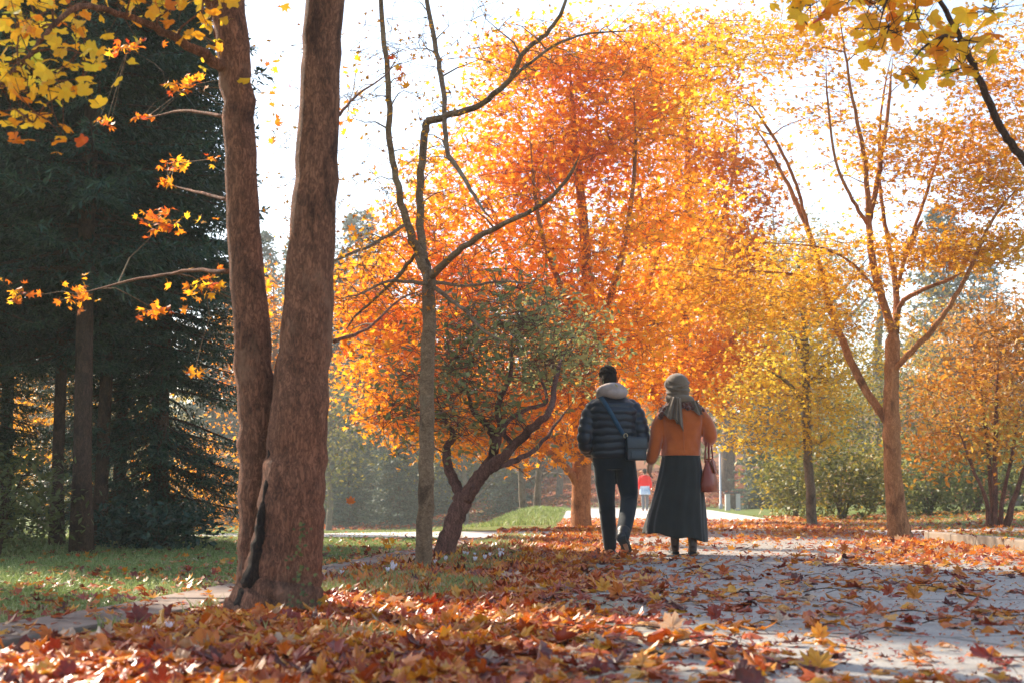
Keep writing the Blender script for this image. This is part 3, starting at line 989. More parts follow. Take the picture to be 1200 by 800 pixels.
bl4 = [(640, 130, D4, 110, 90, 1.9, 120), (720, 130, D4, 90, 90, 1.8, 100), (560, 250, D4, 110, 100, 2.0, 120), (690, 260, D4, 130, 110, 2.2, 150), (490, 340, D4, 90, 80, 1.7, 90), (470, 430, D4 - .3, 70, 60, 1.4, 56), (590, 390, D4 - .5, 130, 90, 2.0, 130), (560, 480, D4 - 1, 90, 45, 1.3, 60),
       (710, 390, D4, 110, 90, 1.9, 100), (660, 480, D4 - .5, 70, 50, 1.3, 44), (640, 60, D4, 90, 40, 1.3, 40), (770, 90, D4, 60, 60, 1.2, 36), (800, 280, D4 + .5, 70, 80, 1.5, 50), (480, 480, D4 - .5, 40, 40, .9, 26), (540, 505, D4 - .8, 60, 22, .9, 26), (610, 520, D4 - .8, 40, 14, .8, 14), (430, 370, D4, 40, 40, .9, 24)]


def tone4(p):
    x = px_of(p)
    return -.10 * smoothstep(5.0, 7.6, p[:, 2]) * (1 - smoothstep(700, 830, x)) + .16 * smoothstep(700, 860, x) - .02


build_tree('maple_tree', b4, 'tall glowing orange and red maple beyond the evergreen, with an orange-lit trunk', [t4] + l4, bl4, M['leaf_orange'], M['bark_orange_lit'], per=32, spread=.31, flat=.19, size=(.060, .100), tone=(.50, .19, .5), seed=41, wob=.06, rmax=.035, rmin=.006,
           twig_every=6, twig_r=.004, tone_fn=tone4, tilt=1.0)

# --- golden maple behind the couple
D5 = 31.0
b5 = at(792, 610, D5)
b5.z = 0
t5 = [(792, 622, D5, 30), (792, 608, D5, 22), (793, 560, D5, 19), (795, 500, D5, 18), (798, 430, D5, 16), (803, 350, D5, 13), (806, 260, D5, 10), (806, 170, D5, 7), (806, 90, D5, 3)]
l5 = [[(794, 520, D5, 10), (770, 470, D5 - .5, 8), (745, 420, D5 - 1, 6), (720, 370, D5 - 1.3, 4)], [(796, 500, D5, 10), (830, 440, D5 - .5, 8), (865, 390, D5 - 1, 6), (900, 350, D5 - 1.3, 4)],
      [(800, 400, D5, 9), (770, 320, D5 + .5, 7), (750, 230, D5 + .9, 5), (745, 150, D5 + 1.2, 3)], [(803, 350, D5, 9), (840, 270, D5 + .3, 6), (860, 200, D5 + .6, 4), (865, 130, D5 + .8, 2)]]
bl5 = [(800, 130, D5, 80, 90, 1.7, 70), (850, 230, D5, 70, 90, 1.8, 66), (790, 270, D5, 100, 90, 2.1, 80), (860, 350, D5, 80, 70, 1.9, 60), (780, 390, D5 - .5, 100, 70, 2.2, 80), (850, 440, D5 - 1, 80, 45, 1.8, 56), (720, 430, D5, 60, 50, 1.4, 28), (790, 460, D5 - .8, 60, 28, 1.4, 30), (760, 60, D5, 60, 50, 1.4, 30), (840, 70, D5, 40, 60, 1.2, 22)]
build_tree('maple_tree', b5, 'golden yellow maple directly behind the walking couple, its trunk hidden by the woman', [t5] + l5, bl5, M['leaf_gold'], M['bark_orange_lit'], per=34, spread=.38, flat=.2, size=(.07, .115), tone=(.42, .22, .5), seed=51, wob=.06, rmax=.035, rmin=.006, twig_every=6, twig_r=.004,
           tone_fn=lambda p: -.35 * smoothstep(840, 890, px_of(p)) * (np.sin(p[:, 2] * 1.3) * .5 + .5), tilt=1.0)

# --- the forked maple at the right kerb's end
D6 = 18.8
b6 = at(1054, 633, D6)
b6.z = 0.0
t6 = [(1057, 645, D6, 38), (1055, 630, D6, 28), (1050, 600, D6, 23), (1047, 555, D6, 21), (1045, 500, D6, 20), (1045, 450, D6, 17), (1046, 405, D6, 17), (1048, 385, D6, 15)]
l6 = [[(1046, 500, D6, 13), (1028, 476, D6 + .1, 12), (1008, 446, D6 + .2, 11.5), (990, 405, D6 + .3, 11), (974, 365, D6 + .4, 10), (964, 325, D6 + .5, 9), (948, 272, D6 + .6, 8), (932, 235, D6 + .7, 7), (915, 200, D6 + .8, 5), (880, 140, D6 + 1, 3)],
      [(1047, 392, D6, 12), (1034, 350, D6 - .1, 11), (1022, 300, D6 - .2, 10), (1018, 255, D6 - .2, 9), (1014, 190, D6 - .3, 7), (1002, 130, D6 - .4, 5), (990, 60, D6 - .5, 3), (984, 20, D6 - .5, 2)],
      [(1050, 390, D6, 10), (1051, 345, D6 + .3, 9), (1044, 300, D6 + .5, 8), (1036, 255, D6 + .6, 6), (1030, 200, D6 + .8, 5), (1034, 120, D6 + 1, 3), (1046, 60, D6 + 1.2, 2)],
      [(1045, 436, D6, 9), (1068, 412, D6 - .3, 8.5), (1092, 388, D6 - .5, 8), (1112, 360, D6 - .7, 7), (1132, 325, D6 - .9, 6), (1150, 285, D6 - 1.1, 5), (1168, 250, D6 - 1.2, 4), (1200, 212, D6 - 1.4, 3)],
      [(1050, 375, D6, 7), (1060, 352, D6 - .2, 7), (1085, 338, D6 - .4, 6), (1112, 328, D6 - .6, 5), (1130, 318, D6 - .7, 3)],
      [(1018, 262, D6 - .2, 8), (1026, 225, D6 - .1, 8), (1034, 180, D6, 6.5), (1042, 120, D6 + .1, 5), (1046, 70, D6 + .2, 3)],
      [(948, 275, D6 + .6, 5), (936, 225, D6 + .4, 5), (922, 190, D6 + .2, 4.5), (900, 150, D6, 4), (870, 110, D6, 2)],
      [(1016, 262, D6 - .2, 6), (1000, 235, D6 - .5, 5), (980, 190, D6 - .7, 4), (970, 120, D6 - .8, 3), (968, 70, D6 - .9, 2)],
      [(1032, 345, D6, 5), (1000, 310, D6 - .5, 4), (960, 290, D6 - .9, 3), (900, 285, D6 - 1.2, 2)],
      [(964, 330, D6 + .5, 5), (920, 320, D6, 4), (860, 318, D6 - .4, 3), (800, 310, D6 - .7, 2)],
      [(1060, 300, D6 + .2, 5), (1078, 250, D6 + .4, 5), (1094, 200, D6 + .6, 4), (1110, 150, D6 + .8, 3)],
      [(1051, 340, D6 + .3, 6), (1062, 300, D6 + .2, 5.5), (1080, 260, D6 + .3, 5)]]
l6 = [[(a, b, c, w * .84) for a, b, c, w in q] for q in l6]
bl6 = [(1000, 60, D6, 110, 60, 1.2, 46), (880, 50, D6, 90, 40, 1.2, 40), (850, 140, D6, 50, 40, 1.0, 16), (1100, 180, D6, 90, 40, 1.2, 54), (1150, 60, D6, 80, 50, 1.2, 34), (1170, 150, D6, 60, 70, 1.2, 46), (1110, 290, D6 - .5, 80, 24, .9, 52), (1170, 290, D6 - .8, 50, 26, .8, 26), (970, 150, D6, 50, 20, .9, 10),
       (1030, 200, D6, 60, 60, .8, 14), (900, 350, D6, 90, 36, 1.2, 52), (830, 310, D6 - .3, 60, 40, 1.0, 26), (980, 330, D6 - .4, 60, 20, .8, 20), (1160, 220, D6 - .6, 60, 36, 1.1, 44), (1000, -60, D6, 200, 60, 1.4, 44), (1260, 150, D6, 80, 140, 1.4, 40), (940, 290, D6 - .5, 60, 20, .7, 14), (1010, 380, D6 - .2, 40, 14, .6, 8)]
build_tree('maple_tree', b6, 'forked yellow maple with open crown at the end of the right-hand kerb', [t6] + l6, bl6, M['leaf_yellow'], M['bark_orange_lit'], per=31, spread=.31, flat=.07, size=(.040, .068), tone=(.46, .2, .8), seed=61, bare=120, wob=.05, rmax=.016, rmin=.0035, twig_every=9, twig_r=.0024, tilt=.75)

# --- smaller yellow tree beside it
D7 = 27.0
b7 = at(952, 617, D7)
b7.z = float(gz(b7.x, b7.y))
t7 = [(953, 628, D7, 18), (952, 616, D7, 13), (950, 580, D7, 11.5), (947, 530, D7, 10.5), (945, 480, D7, 10), (944, 430, D7, 9), (943, 390, D7, 8), (938, 340, D7, 5), (935, 300, D7, 3)]
l7 = [[(945, 480, D7, 6), (925, 450, D7 - .4, 5), (895, 430, D7 - .8, 3)], [(944, 455, D7, 6), (965, 430, D7 + .4, 5), (990, 420, D7 + .8, 3)], [(944, 420, D7, 6), (925, 385, D7 + .4, 5), (910, 350, D7 + .6, 3)]]
bl7 = [(930, 430, D7, 70, 40, 1.3, 46), (890, 470, D7, 50, 34, 1.1, 30), (960, 480, D7, 50, 36, 1.2, 34), (930, 370, D7, 60, 50, 1.3, 36), (880, 510, D7, 40, 22, .9, 18), (985, 430, D7, 40, 40, 1.1, 22), (940, 520, D7, 40, 16, .8, 12), (930, 320, D7, 40, 30, 1, 16)]
build_tree('maple_tree', b7, 'small straight-trunked tree with drooping yellow-green crown, left of the forked maple', [t7] + l7, bl7, M['leaf_yellow'], M['bark_grey'], per=40, spread=.34, flat=.12, size=(.04, .07), tone=(.62, .2, .8), seed=71, wob=.05, rmax=.02, rmin=.005, twig_every=12, twig_r=.0025, tilt=.8, droop=.25)

# --- many-stemmed shrub on the right lawn
D8 = 24.0
b8 = at(1174, 612, D8)
b8.z = float(gz(b8.x, b8.y))
zz = 0
l8 = []
for k, (tx, ty, w) in enumerate([(1122, 500, 5), (1150, 450, 6), (1170, 420, 7), (1196, 470, 5), (1232, 500, 6), (1250, 440, 5), (1140, 410, 4)]):
    x0 = [1158, 1166, 1163, 1172, 1178, 1180, 1170][k]
    dd = D8 + rng.normal(0, .25)
    l8.append([(x0, 622, D8, w + 3), (x0 + (tx - x0) * .12 + rng.normal(0, 2), 590, D8 + (dd - D8) * .3, w), (x0 + (tx - x0) * .5 + rng.normal(0, 3), (590 + ty) / 2, dd, w * .8), (tx, ty, dd + rng.normal(0, .3), w * .5)])
bl8 = [(1130, 470, D8, 70, 60, 1.4, 64), (1180, 440, D8, 70, 70, 1.6, 66), (1120, 530, D8, 50, 26, 1.0, 30), (1200, 510, D8, 60, 40, 1.3, 34), (1240, 450, D8, 60, 80, 1.5, 44), (1160, 380, D8, 60, 40, 1.2, 28)]
build_tree('shrub', b8, 'many-stemmed orange and green shrub on the right-hand lawn', l8, bl8, M['leaf_shrub'], M['bark_red'], per=26, spread=.30, flat=.18, size=(.045, .075), tone=(.66, .30, 1.0), seed=81, n_trunk=0, limb_name='stem', wob=.06, rmax=.016, rmin=.004, twig_every=14, twig_r=.0025, cat='shrub', prs=P_OVAL)

# --- bough of a roadside tree that reaches in at the upper right
D9 = 6.4
b9 = Vector((5.55, 7.4, float(gz(5.55, 7.4))))


def w2px(p):
    """inverse of at(): photo pixel and distance of a world point"""
    x, y, z = p[0], p[1], p[2] - CAM_H
    f = y * CP + z * SP
    u = -y * SP + z * CP
    return (600 + 1667 * x / f, 400 - 1667 * u / f, y)


tr9 = [(*w2px((5.55 + dx, 7.4 + dy, z)), w) for dx, dy, z, w in [(0, 0, -.1, 110), (0, 0, .12, 88), (.02, 0, .6, 76), (.05, .02, 1.4, 70), (.12, .05, 2.4, 62), (.1, .1, 3.6, 50), (.2, .1, 5.0, 36), (.2, .0, 6.6, 16)]]
bo9 = [(*w2px((5.58, 7.4, 1.0)), 46), (1480, 345, 7.0, 34), (1330, 290, 6.6, 22), (1240, 228, D9, 16), (1200, 188, D9, 13.5), (1177, 157, D9 - .05, 12), (1158, 118, D9 - .1, 11.5), (1140, 78, D9 - .1, 10), (1118, 30, D9 - .15, 8.5), (1096, -6, D9 - .2, 7), (1060, -50, D9 - .3, 5), (1010, -90, D9 - .4, 3)]
bo9b = [(1118, 40, D9 - .15, 6), (1090, 50, D9 - .4, 4), (1062, 78, D9 - .5, 3)]
bo9c = [(1070, -40, D9 - .3, 5), (1040, 0, D9 - .4, 4), (1028, 40, D9 - .45, 2.5)]
bo9d = [(1030, -70, D9 - .35, 4), (960, -40, D9 - .3, 3), (930, 5, D9 - .3, 2)]
up9 = [(*w2px((5.6, 7.4, 2.2)), 40), (*w2px((5.0, 7.0, 3.6)), 28), (*w2px((4.2, 6.6, 4.8)), 16), (*w2px((3.4, 6.4, 5.6)), 6)]
bo9, bo9b, bo9c, bo9d = [[(a, b, c, w * .8) for a, b, c, w in q] for q in (bo9, bo9b, bo9c, bo9d)]
bl9 = [(1040, 22, D9 - .4, 40, 26, .25, 6), (1100, 50, D9 - .3, 40, 24, .25, 5), (1074, 98, D9 - .5, 8, 8, .1, 1), (1135, 78, D9 - .1, 22, 12, .2, 3), (1000, -4, D9 - .3, 80, 12, .3, 5), (935, 10, D9 - .3, 20, 10, .2, 2), (1145, 10, D9 - .1, 40, 14, .3, 2), (1080, -130, D9, 260, 60, .6, 18), (1420, 60, 7.0, 150, 180, .8, 30), (1560, -400, 7.2, 420, 350, 1.6, 90)]
build_tree('tulip_tree', b9, 'dark arching bough with broad yellow leaves reaching in from the upper right', [tr9, bo9, bo9b, bo9c, bo9d, up9], bl9, M['leaf_near'], M['bark_fir'], per=5, spread=.075, flat=.065, size=(.044, .074), tone=(.55, .3, 2.5), seed=91, wob=.05, rmax=.008, rmin=.002, twig_every=1, twig_r=.002,
           prs=P_TULIP, tilt=1.2, limb_name='bough')
# ------------------------------------------------------------------ conifers
def needle_quads(A, B, w, sag=0.0):
    """flat tapered strips from A to B, all as triangles (2 each)"""
    d = B - A
    s = np.cross(d, rng.normal(0, .35, A.shape) + np.array([0, 0, 1.0]))
    s /= np.linalg.norm(s, axis=1)[:, None] + 1e-9
    w = w[:, None]
    V = np.stack([A, A + d * .45 + s * w, B, A + d * .45 - s * w], 1).reshape(-1, 3)
    i = np.arange(len(A)) * 4
    F = np.concatenate([np.stack([i, i + 1, i + 2], 1), np.stack([i, i + 2, i + 3], 1)])
    return V, F


def conifer_meshes(H, r0, zlow, L0, whorl, nper, seg, spray, dense_top=1.0, lim_z=99, seed=0, nsp=5, spr_w=.011, droop=.25, spl=1.1):
    """trunk mesh, bough mesh, needle mesh (data only)"""
    r_ = np.random.default_rng(seed)
    tp = np.array([(r_.normal(0, .012), r_.normal(0, .012), z) for z in np.linspace(-.15, H, 18)])
    tr = np.interp(tp[:, 2], [-.15, .0, .4, H], [r0 * 1.5, r0 * 1.25, r0, .015])
    trunk = tube_geo(tp, tr, 12, True, .05)
    bv, bf, nb = [], [], 0
    A_, B_, W_, T_ = [], [], [], []
    z = zlow
    while z < H - .15:
        f = (z - zlow) / (H - zlow)
        for k in range(nper):
            a = r_.uniform(0, 6.283)
            L = L0 * (1 - f) ** .75 * r_.uniform(.6, 1.12) + .2
            if r_.random() < .12:
                L *= .5
            n = max(5, int(L / seg))
            s = np.linspace(0, 1, n)
            slope = .15 + .5 * f - droop * r_.uniform(.6, 1.5)
            dz = slope * L * s - droop * .8 * L * s ** 1.8 + .16 * L * s ** 4
            bend = r_.normal(0, .25)
            P = np.stack([np.cos(a + bend * s) * L * s, np.sin(a + bend * s) * L * s, z + r_.uniform(-.15, .15) + dz], 1)
            rr = np.linspace(.010 + .008 * L, .003, n)
            V, F = tube_geo(P[::max(1, n // 7)], rr[::max(1, n // 7)], 4, False)
            bv.append(V)
            bf.append(np.array(F) + nb)
            nb += len(V)
            if z > lim_z and r_.random() < .5:
                continue
            T = np.gradient(P, axis=0)
            T /= np.linalg.norm(T, axis=1)[:, None] + 1e-9
            side = np.cross(T, [0, 0, 1.0])
            i0 = max(1, int(n * .12))
            for i in range(i0, n):
                q = 1 - s[i]
                ln = spray * (.35 + 1.1 * q) * r_.uniform(.6, 1.2)
                for sg in (-1, 1):
                    d = T[i] * .75 + sg * side[i] * .85 + np.array([0, 0, -.25 + r_.normal(0, .14)])
                    d /= np.linalg.norm(d)
                    for m in range(nsp):
                        t = (m + r_.random()) / nsp
                        b0 = P[i] + d * ln * t + np.array([0, 0, -.10 * ln * t * t])
                        dv = d + r_.normal(0, .5, 3)
                        A_.append(b0)
                        B_.append(b0 + dv / np.linalg.norm(dv) * r_.uniform(.05, .11) * spl)
                        W_.append(spr_w * r_.uniform(.7, 1.4))
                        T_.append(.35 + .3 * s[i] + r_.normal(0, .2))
        z += whorl * r_.uniform(.7, 1.3)
    A_, B_ = np.array(A_), np.array(B_)
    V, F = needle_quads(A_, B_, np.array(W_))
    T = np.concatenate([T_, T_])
    return trunk, (np.concatenate(bv), np.concatenate(bf)), (V, F, np.clip(T, 0, 1))


def conifer(name, kit, label, loc, mats, group, rz=0.0, sc=1.0):
    root = empty(name, loc, label, 'conifer', group, rz)
    root.scale = (sc, sc, sc)
    mb = MB()
    mb.add(*kit[0])
    mb.obj('trunk', mats[0], root)
    (bv, bf), (V, F, T) = kit[1], kit[2]
    o = mesh_np('crown', np.concatenate([V, bv]), np.concatenate([F, tris_of(bf) + len(V)]), mats[1], root, np.concatenate([T, np.full(2 * len(bf), .5)]))
    o.data.materials.append(mats[0])
    mi = np.zeros(len(F) + 2 * len(bf), dtype=np.int32)
    mi[len(F):] = 1
    o.data.polygons.foreach_set('material_index', mi)
    return root


def dup(root, loc, rz, sc, label):
    c = root.copy()
    COL.objects.link(c)
    c.location, c.rotation_euler, c.scale = loc, (0, 0, rz), (sc, sc, sc)
    c['label'] = label
    for ch in list(root.children):
        k = ch.copy()
        COL.objects.link(k)
        k.parent = c
    return c


def gpt(px, d):
    x = (px - 600) / 1667 * d
    return (x, d, float(gz(x, d)))


G_FIR = 'dark firs at the left edge of the lawn'
kit_tall = conifer_meshes(15.5, .082, 2.5, 1.4, .16, 7, .055, .34, lim_z=10.5, seed=3, nsp=13, spr_w=.0095, spl=.9)
fir = conifer('fir_tree', kit_tall, 'thickest reddish-brown fir trunk, second from the left of the bare-footed firs', gpt(97, 14.0), (M['bark_fir'], M['needle']), G_FIR, 0.4, 1.12)
dup(fir, gpt(69, 15.6), 2.0, .82, 'slender dark fir, leftmost of the bare-footed firs')
dup(fir, gpt(122, 15.8), 3.4, .92, 'dark fir close behind the thickest fir trunk, on its right')
dup(fir, gpt(143, 17.2), 4.9, 1.0, 'fir with the rightmost bare trunk, beside the low-skirted fir')
dup(fir, gpt(8, 18.5), 1.1, 1.05, 'fir at the left picture edge, standing behind the dark bush')
kit_skirt = conifer_meshes(14.0, .11, .45, 1.02, .15, 8, .055, .32, lim_z=10.5, seed=8, nsp=13, spr_w=.0085, droop=.32, spl=.85)
sk_ = conifer('fir_tree', kit_skirt, 'dense dark fir with boughs skirting down to the lawn', gpt(190, 16.6), (M['bark_fir'], M['needle']), G_FIR, .7, 1.0)
dup(sk_, gpt(-70, 17.5), 2.9, 1.1, 'low-skirted fir half outside the left picture edge')

# dark bush at the left edge
def bush(name, label, px, d, w_px, h_px, leaf, bark, n, per, size, tone, seed, group=None, cat='shrub', prs=None, spread=.2, base_w=.5):
    loc = gpt(px, d)
    s = d / 1667
    base = np.array(loc)
    r_ = np.random.default_rng(seed)
    root = empty(name, loc, label, cat, group)
    st, T = [], []
    W, H = w_px * s / 2, h_px * s
    for k in range(7):
        a = r_.uniform(0, 6.28)
        e = np.array([math.cos(a) * W * r_.uniform(.15, .6), math.sin(a) * W * r_.uniform(.15, .6), H * r_.uniform(.55, .9)])
        P = np.array(catmull([(e[0] * .05, e[1] * .05, -.08), e * np.array([.35, .35, .4]) + r_.normal(0, .03, 3), e], 4))
        st.append((P, np.linspace(.012 + .012 * H, .008, len(P))))
    for k in range(n):
        v = r_.normal(0, 1, 3)
        v /= np.linalg.norm(v)
        v *= r_.uniform(.3, 1) ** .5
        lob = 1 + .22 * math.sin(3 * math.atan2(v[1], v[0]) + seed)
        T.append(np.array([v[0] * W * lob, v[1] * W * lob, H * .52 + v[2] * H * .48 * (1 + .15 * math.sin(5 * v[0] + seed))]))
    sk2 = [(P[i], r[i]) for P, r in st for i in range(2, len(P))]
    br = grow(sk2, T, seed=seed, rmax=.015, rmin=.004)
    for P, r in st:
        MB().tube(P, r, 7, True, .05).obj('stem', bark, root)
    pos = leaf_clumps(T, per, spread, spread * .6, seed)
    pos[:, 2] = np.maximum(pos[:, 2], .03)
    tn = tone[0] + (blotch(pos, 1.0, seed) - .5) * tone[1] * 2 + rng.normal(0, tone[1] * .5, len(pos))
    crown_obj('foliage', [(br, 5)], scatter_geo(prs or P_OVAL, pos, rots(len(pos), .9), rng.uniform(size[0], size[1], len(pos)), np.clip(tn, 0, 1)), leaf, bark, root)
    return root


bush('shrub', 'dark ragged bush at the foot of the leftmost firs', 2, 13.2, 150, 130, M['leaf_green'], M['bark_fir'], 60, 40, (.03, .05), (.2, .2), 5, spread=.16)
bush('shrub', 'low dark bush in front of the thick fir trunks', 185, 15.0, 120, 46, M['needle'], M['bark_fir'], 40, 60, (.03, .06), (.4, .3), 15, spread=.14)

# yellow and orange trees seen through the firs
def simple_tree(label, px, d, h_px, crown, leaf, bark, tone, seed, w=14, size=(.07, .12), per=34, n=120, group=None, name='maple_tree', spread=.5, flat=.3, prs=None, hid=0, low=.35):
    loc = gpt(px, d)
    p0 = w2px(loc)
    y0 = p0[1]
    t = [(px, y0 + 8, d, w * 1.5), (px, y0, d, w * 1.15), (px + 2, y0 - h_px * .2, d, w), (px - 2, y0 - h_px * .5, d, w * .75), (px + 3, y0 - h_px * .75, d, w * .45), (px, y0 - h_px * .95, d, w * .2)]
    l = []
    r_ = np.random.default_rng(seed)
    for k in range(5):
        f = r_.uniform(low - .05, .65)
        sg = (-1) ** k
        wx = crown * r_.uniform(.5, .85)
        l.append([(px, y0 - h_px * f, d, w * .5), (px + sg * wx * .5, y0 - h_px * (f + .12), d + r_.normal(0, 1), w * .35), (px + sg * wx, y0 - h_px * (f + .28), d + r_.normal(0, 1.5), w * .15)])
    s = d / 1667
    bl = []
    for k in range(6):
        a = k / 6 * 6.28 + r_.uniform(0, .6)
        bl.append((px + math.cos(a) * crown * .5, y0 - h_px * (low + (1 - low) * .52) + math.sin(a) * h_px * (1 - low) * .27, d + r_.normal(0, 1), crown * .55, h_px * (1 - low) * .27, crown * s * .6, n // 6))
    return build_tree(name, loc, label, [t] + l, bl, leaf, bark, per=per, spread=spread, flat=flat, size=size, tone=tone, seed=seed, group=group, wob=.06, trunk_sides=10, rmax=.03, rmin=.008, twig_every=9, twig_r=.006, prs=prs or P_STAR, tilt=1.0)


simple_tree('bright orange tree glimpsed between the bare fir trunks', 50, 34, 330, 130, M['leaf_orange'], M['bark_grey'], (.68, .2, .6), 201, low=.12, n=170)
simple_tree('yellow tree glimpsed at the far left behind the firs', -40, 38, 330, 120, M['leaf_gold'], M['bark_grey'], (.6, .2, .6), 203, low=.2)
dup(fir, gpt(-45, 15.0), 5.5, .95, 'bare-footed fir just outside the left picture edge')
dup(sk_, gpt(95, 25.0), 4.4, .9, 'farther low-skirted fir filling the gap behind the bare-footed firs')
dup(sk_, (-8.6, 13.0, float(gz(-8.6, 13.0))), 1.9, 1.0, 'low-skirted fir added for shade, out of view on the left, nearest the camera')  # unseen, added to keep sun off the near drift
dup(fir, gpt(-130, 17.0), 2.5, 1.05, 'fir added for shade, out of view left of the low-skirted pair')  # trunk out of view, put in to shade the left foreground
dup(sk_, gpt(-230, 16.0), 1.5, 1.15, 'low-skirted fir added for shade well outside the left picture edge')  # added beyond the view so its shade falls on the foreground
simple_tree('low amber tree between the skirted fir and the twin trunk', 235, 40, 130, 60, M['leaf_gold'], M['bark_grey'], (.35, .2, .6), 204, low=.2, w=8, n=60)
simple_tree('amber tree seen in the narrow V of the twin trunk', 320, 44, 330, 90, M['leaf_gold'], M['bark_grey'], (.3, .2, .6), 205, low=.35, n=100)

# misty firs beyond the lawn
G_FAR = 'misty firs beyond the lawn'
kit_far = conifer_meshes(15.0, .2, .3, 3.8, .42, 8, .2, .6, seed=21, nsp=4, spr_w=.07, droop=.3, spl=3.6)
far_list = [(395, 92, 1.15, 'misty fir just right of the twin trunk'), (440, 104, 1.30, 'misty fir left of the slim tree, paler than its neighbours'), (300, 98, 1.35, 'misty fir behind the V of the twin trunk'), (350, 112, 1.5, 'taller misty fir behind the right stem of the twin trunk'),
            (485, 96, .98, 'misty fir directly behind the slim trunk'), (530, 108, 1.1, 'misty fir behind the fork of the twisted evergreen'), (575, 98, .85, 'low misty fir left of the bare twin trees'), (640, 110, 1.0, 'misty fir behind the bare twin trees'),
            (250, 88, 1.1, 'misty fir between the skirted fir and the twin trunk'), (420, 125, 1.8, 'farthest misty fir right of the twin trunk'), (690, 105, .9, 'misty fir behind the orange-lit trunk'), (890, 66, .40, 'small spreading fir on the leaf bank right of the lamp post'),
            (912, 78, .55, 'dark fir above the rust red bank'), (560, 128, 1.4, 'pale misty fir high behind the twisted evergreen'), (468, 82, .62, 'low misty fir in front of the others, behind the slim trunk'), (600, 84, .55, 'lowest misty fir at the back of the grass mound'), (410, 80, .5, 'young misty fir at the lawn edge right of the twin trunk')]
base_far = None
for i, (px, d, s, lab) in enumerate(far_list):
    if base_far is None:
        base_far = conifer('fir_tree', kit_far, lab, gpt(px, d), (M['bark_fir'], M['needle_hazed']), G_FAR, .3, s)
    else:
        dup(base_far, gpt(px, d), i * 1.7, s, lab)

for k, (px, d, h, c, lab) in enumerate([(385, 74, 190, 60, 'pale misty broadleaf tree just right of the twin trunk'), (458, 86, 230, 70, 'pale misty broadleaf tree left of the slim trunk'), (545, 78, 150, 60, 'low misty broadleaf tree seen under the twisted evergreen'),
                                        (655, 82, 190, 60, 'misty broadleaf tree left of the orange-lit trunk')]):
    simple_tree(lab, px, d, h, c, M['leaf_olive'], M['bark_grey'], (.45, .25, .3), 360 + k, w=7, size=(.10, .2), per=26, n=80, name='broadleaf_tree', spread=.7, flat=.4, low=.12)
# bare twin trees in the mist
for k, (px, lean) in enumerate([(614, -5), (629, 4)]):
    d = 47 + k
    loc = gpt(px, d)
    y0 = w2px(loc)[1]
    t = [(px, y0 + 6, d, 13), (px, y0, d, 10), (px + lean * .5, y0 - 40, d, 8), (px + lean, y0 - 75, d, 7), (px + lean * 1.6, y0 - 120, d, 4), (px + lean * 2, y0 - 160, d, 2)]
    l = []
    for j in range(9):
        f = 40 + j * 12
        sg = (-1) ** j
        l.append([(px + lean * f / 75, y0 - f, d, 4), (px + sg * 22, y0 - f - 10 - rng.uniform(0, 8), d + rng.normal(0, .6), 2.5), (px + sg * (42 + rng.uniform(0, 16)), y0 - f - 4 - rng.uniform(0, 20), d + rng.normal(0, 1), 1.2)])
    build_tree('bare_tree', loc, ['left of two pale bare trees standing side by side in the mist', 'right of two pale bare trees standing side by side in the mist'][k], [t] + l, [(px, y0 - 110, d, 50, 55, 1.4, 40)], M['leaf_olive'], M['bark_grey'], per=9, spread=.25, flat=.2, size=(.04, .06), tone=(.6, .2, .5),
               seed=301 + k, wob=.05, rmax=.02, rmin=.008, twig_every=1, twig_r=.006, trunk_sides=9, prs=P_OVAL)

# big trunks, far along the road
for k, (px, d, w, lab) in enumerate([(852, 84, 15, 'broad brown trunk of a tall far tree behind the lamp post'), (876, 80, 9, 'grey-green trunk of a tall far tree right of the litter bin'), (905, 105, 10, 'hazy tall tree on the bank behind the small yellow tree'),
                                     (735, 100, 12, 'hazy tall tree between the man and the woman in the distance'), (648, 96, 12, 'hazy tall tree behind the orange-lit trunk')]):
    simple_tree(lab, px, d, 330, 110, M['leaf_olive'], M['bark_grey'], (.6, .2, .3), 320 + k, w=w, size=(.14, .24), per=30, n=90, name='broadleaf_tree', spread=.9, flat=.6, low=.38)
# right-hand background: shrubs and trees beyond the lawn
G_BG = 'trees and bushes beyond the right lawn'
for k, (px, d, w, h, leaf, tone, lab) in enumerate([(985, 34, 120, 95, 'leaf_olive', (.35, .25), 'olive yellow bush between the small tree and the forked maple'), (1085, 36, 110, 80, 'leaf_green', (.25, .25), 'dark green bush just right of the forked maple trunk'), (1140, 38, 120, 90, 'leaf_green', (.15, .2), 'dark green bush behind the many-stemmed shrub'),
                                                   (1215, 36, 130, 100, 'leaf_green', (.3, .25), 'green bush at the right picture edge'), (930, 40, 90, 100, 'leaf_olive', (.4, .25), 'pale olive bush behind the small yellow tree'), (1020, 44, 130, 170, 'leaf_olive', (.25, .25), 'tall olive bush behind the forked maple'),
                                                   (1060, 50, 150, 230, 'leaf_olive', (.55, .25), 'yellowing thicket above the dark bushes'), (1130, 46, 150, 260, 'leaf_shrub', (.6, .25), 'tall rusty orange thicket behind the many-stemmed shrub'), (1210, 44, 160, 250, 'leaf_shrub', (.68, .2), 'tall pinkish orange thicket at the right picture edge')]):
    bush('shrub', lab, px, d, w, h, M[leaf], M['bark_grey'], 90, 46, (.05, .095), tone, 400 + k, G_BG, spread=.36)
simple_tree('olive green broadleaf tree beyond the golden maple', 940, 74, 330, 120, M['leaf_olive'], M['bark_grey'], (.3, .2, .3), 420, size=(.12, .2), n=110, name='broadleaf_tree', spread=.8, flat=.5, low=.15)
simple_tree('brownish broadleaf tree behind the forked maple', 1030, 82, 300, 120, M['leaf_olive'], M['bark_grey'], (.5, .2, .3), 421, size=(.12, .2), n=110, name='broadleaf_tree', spread=.8, flat=.5, low=.15)
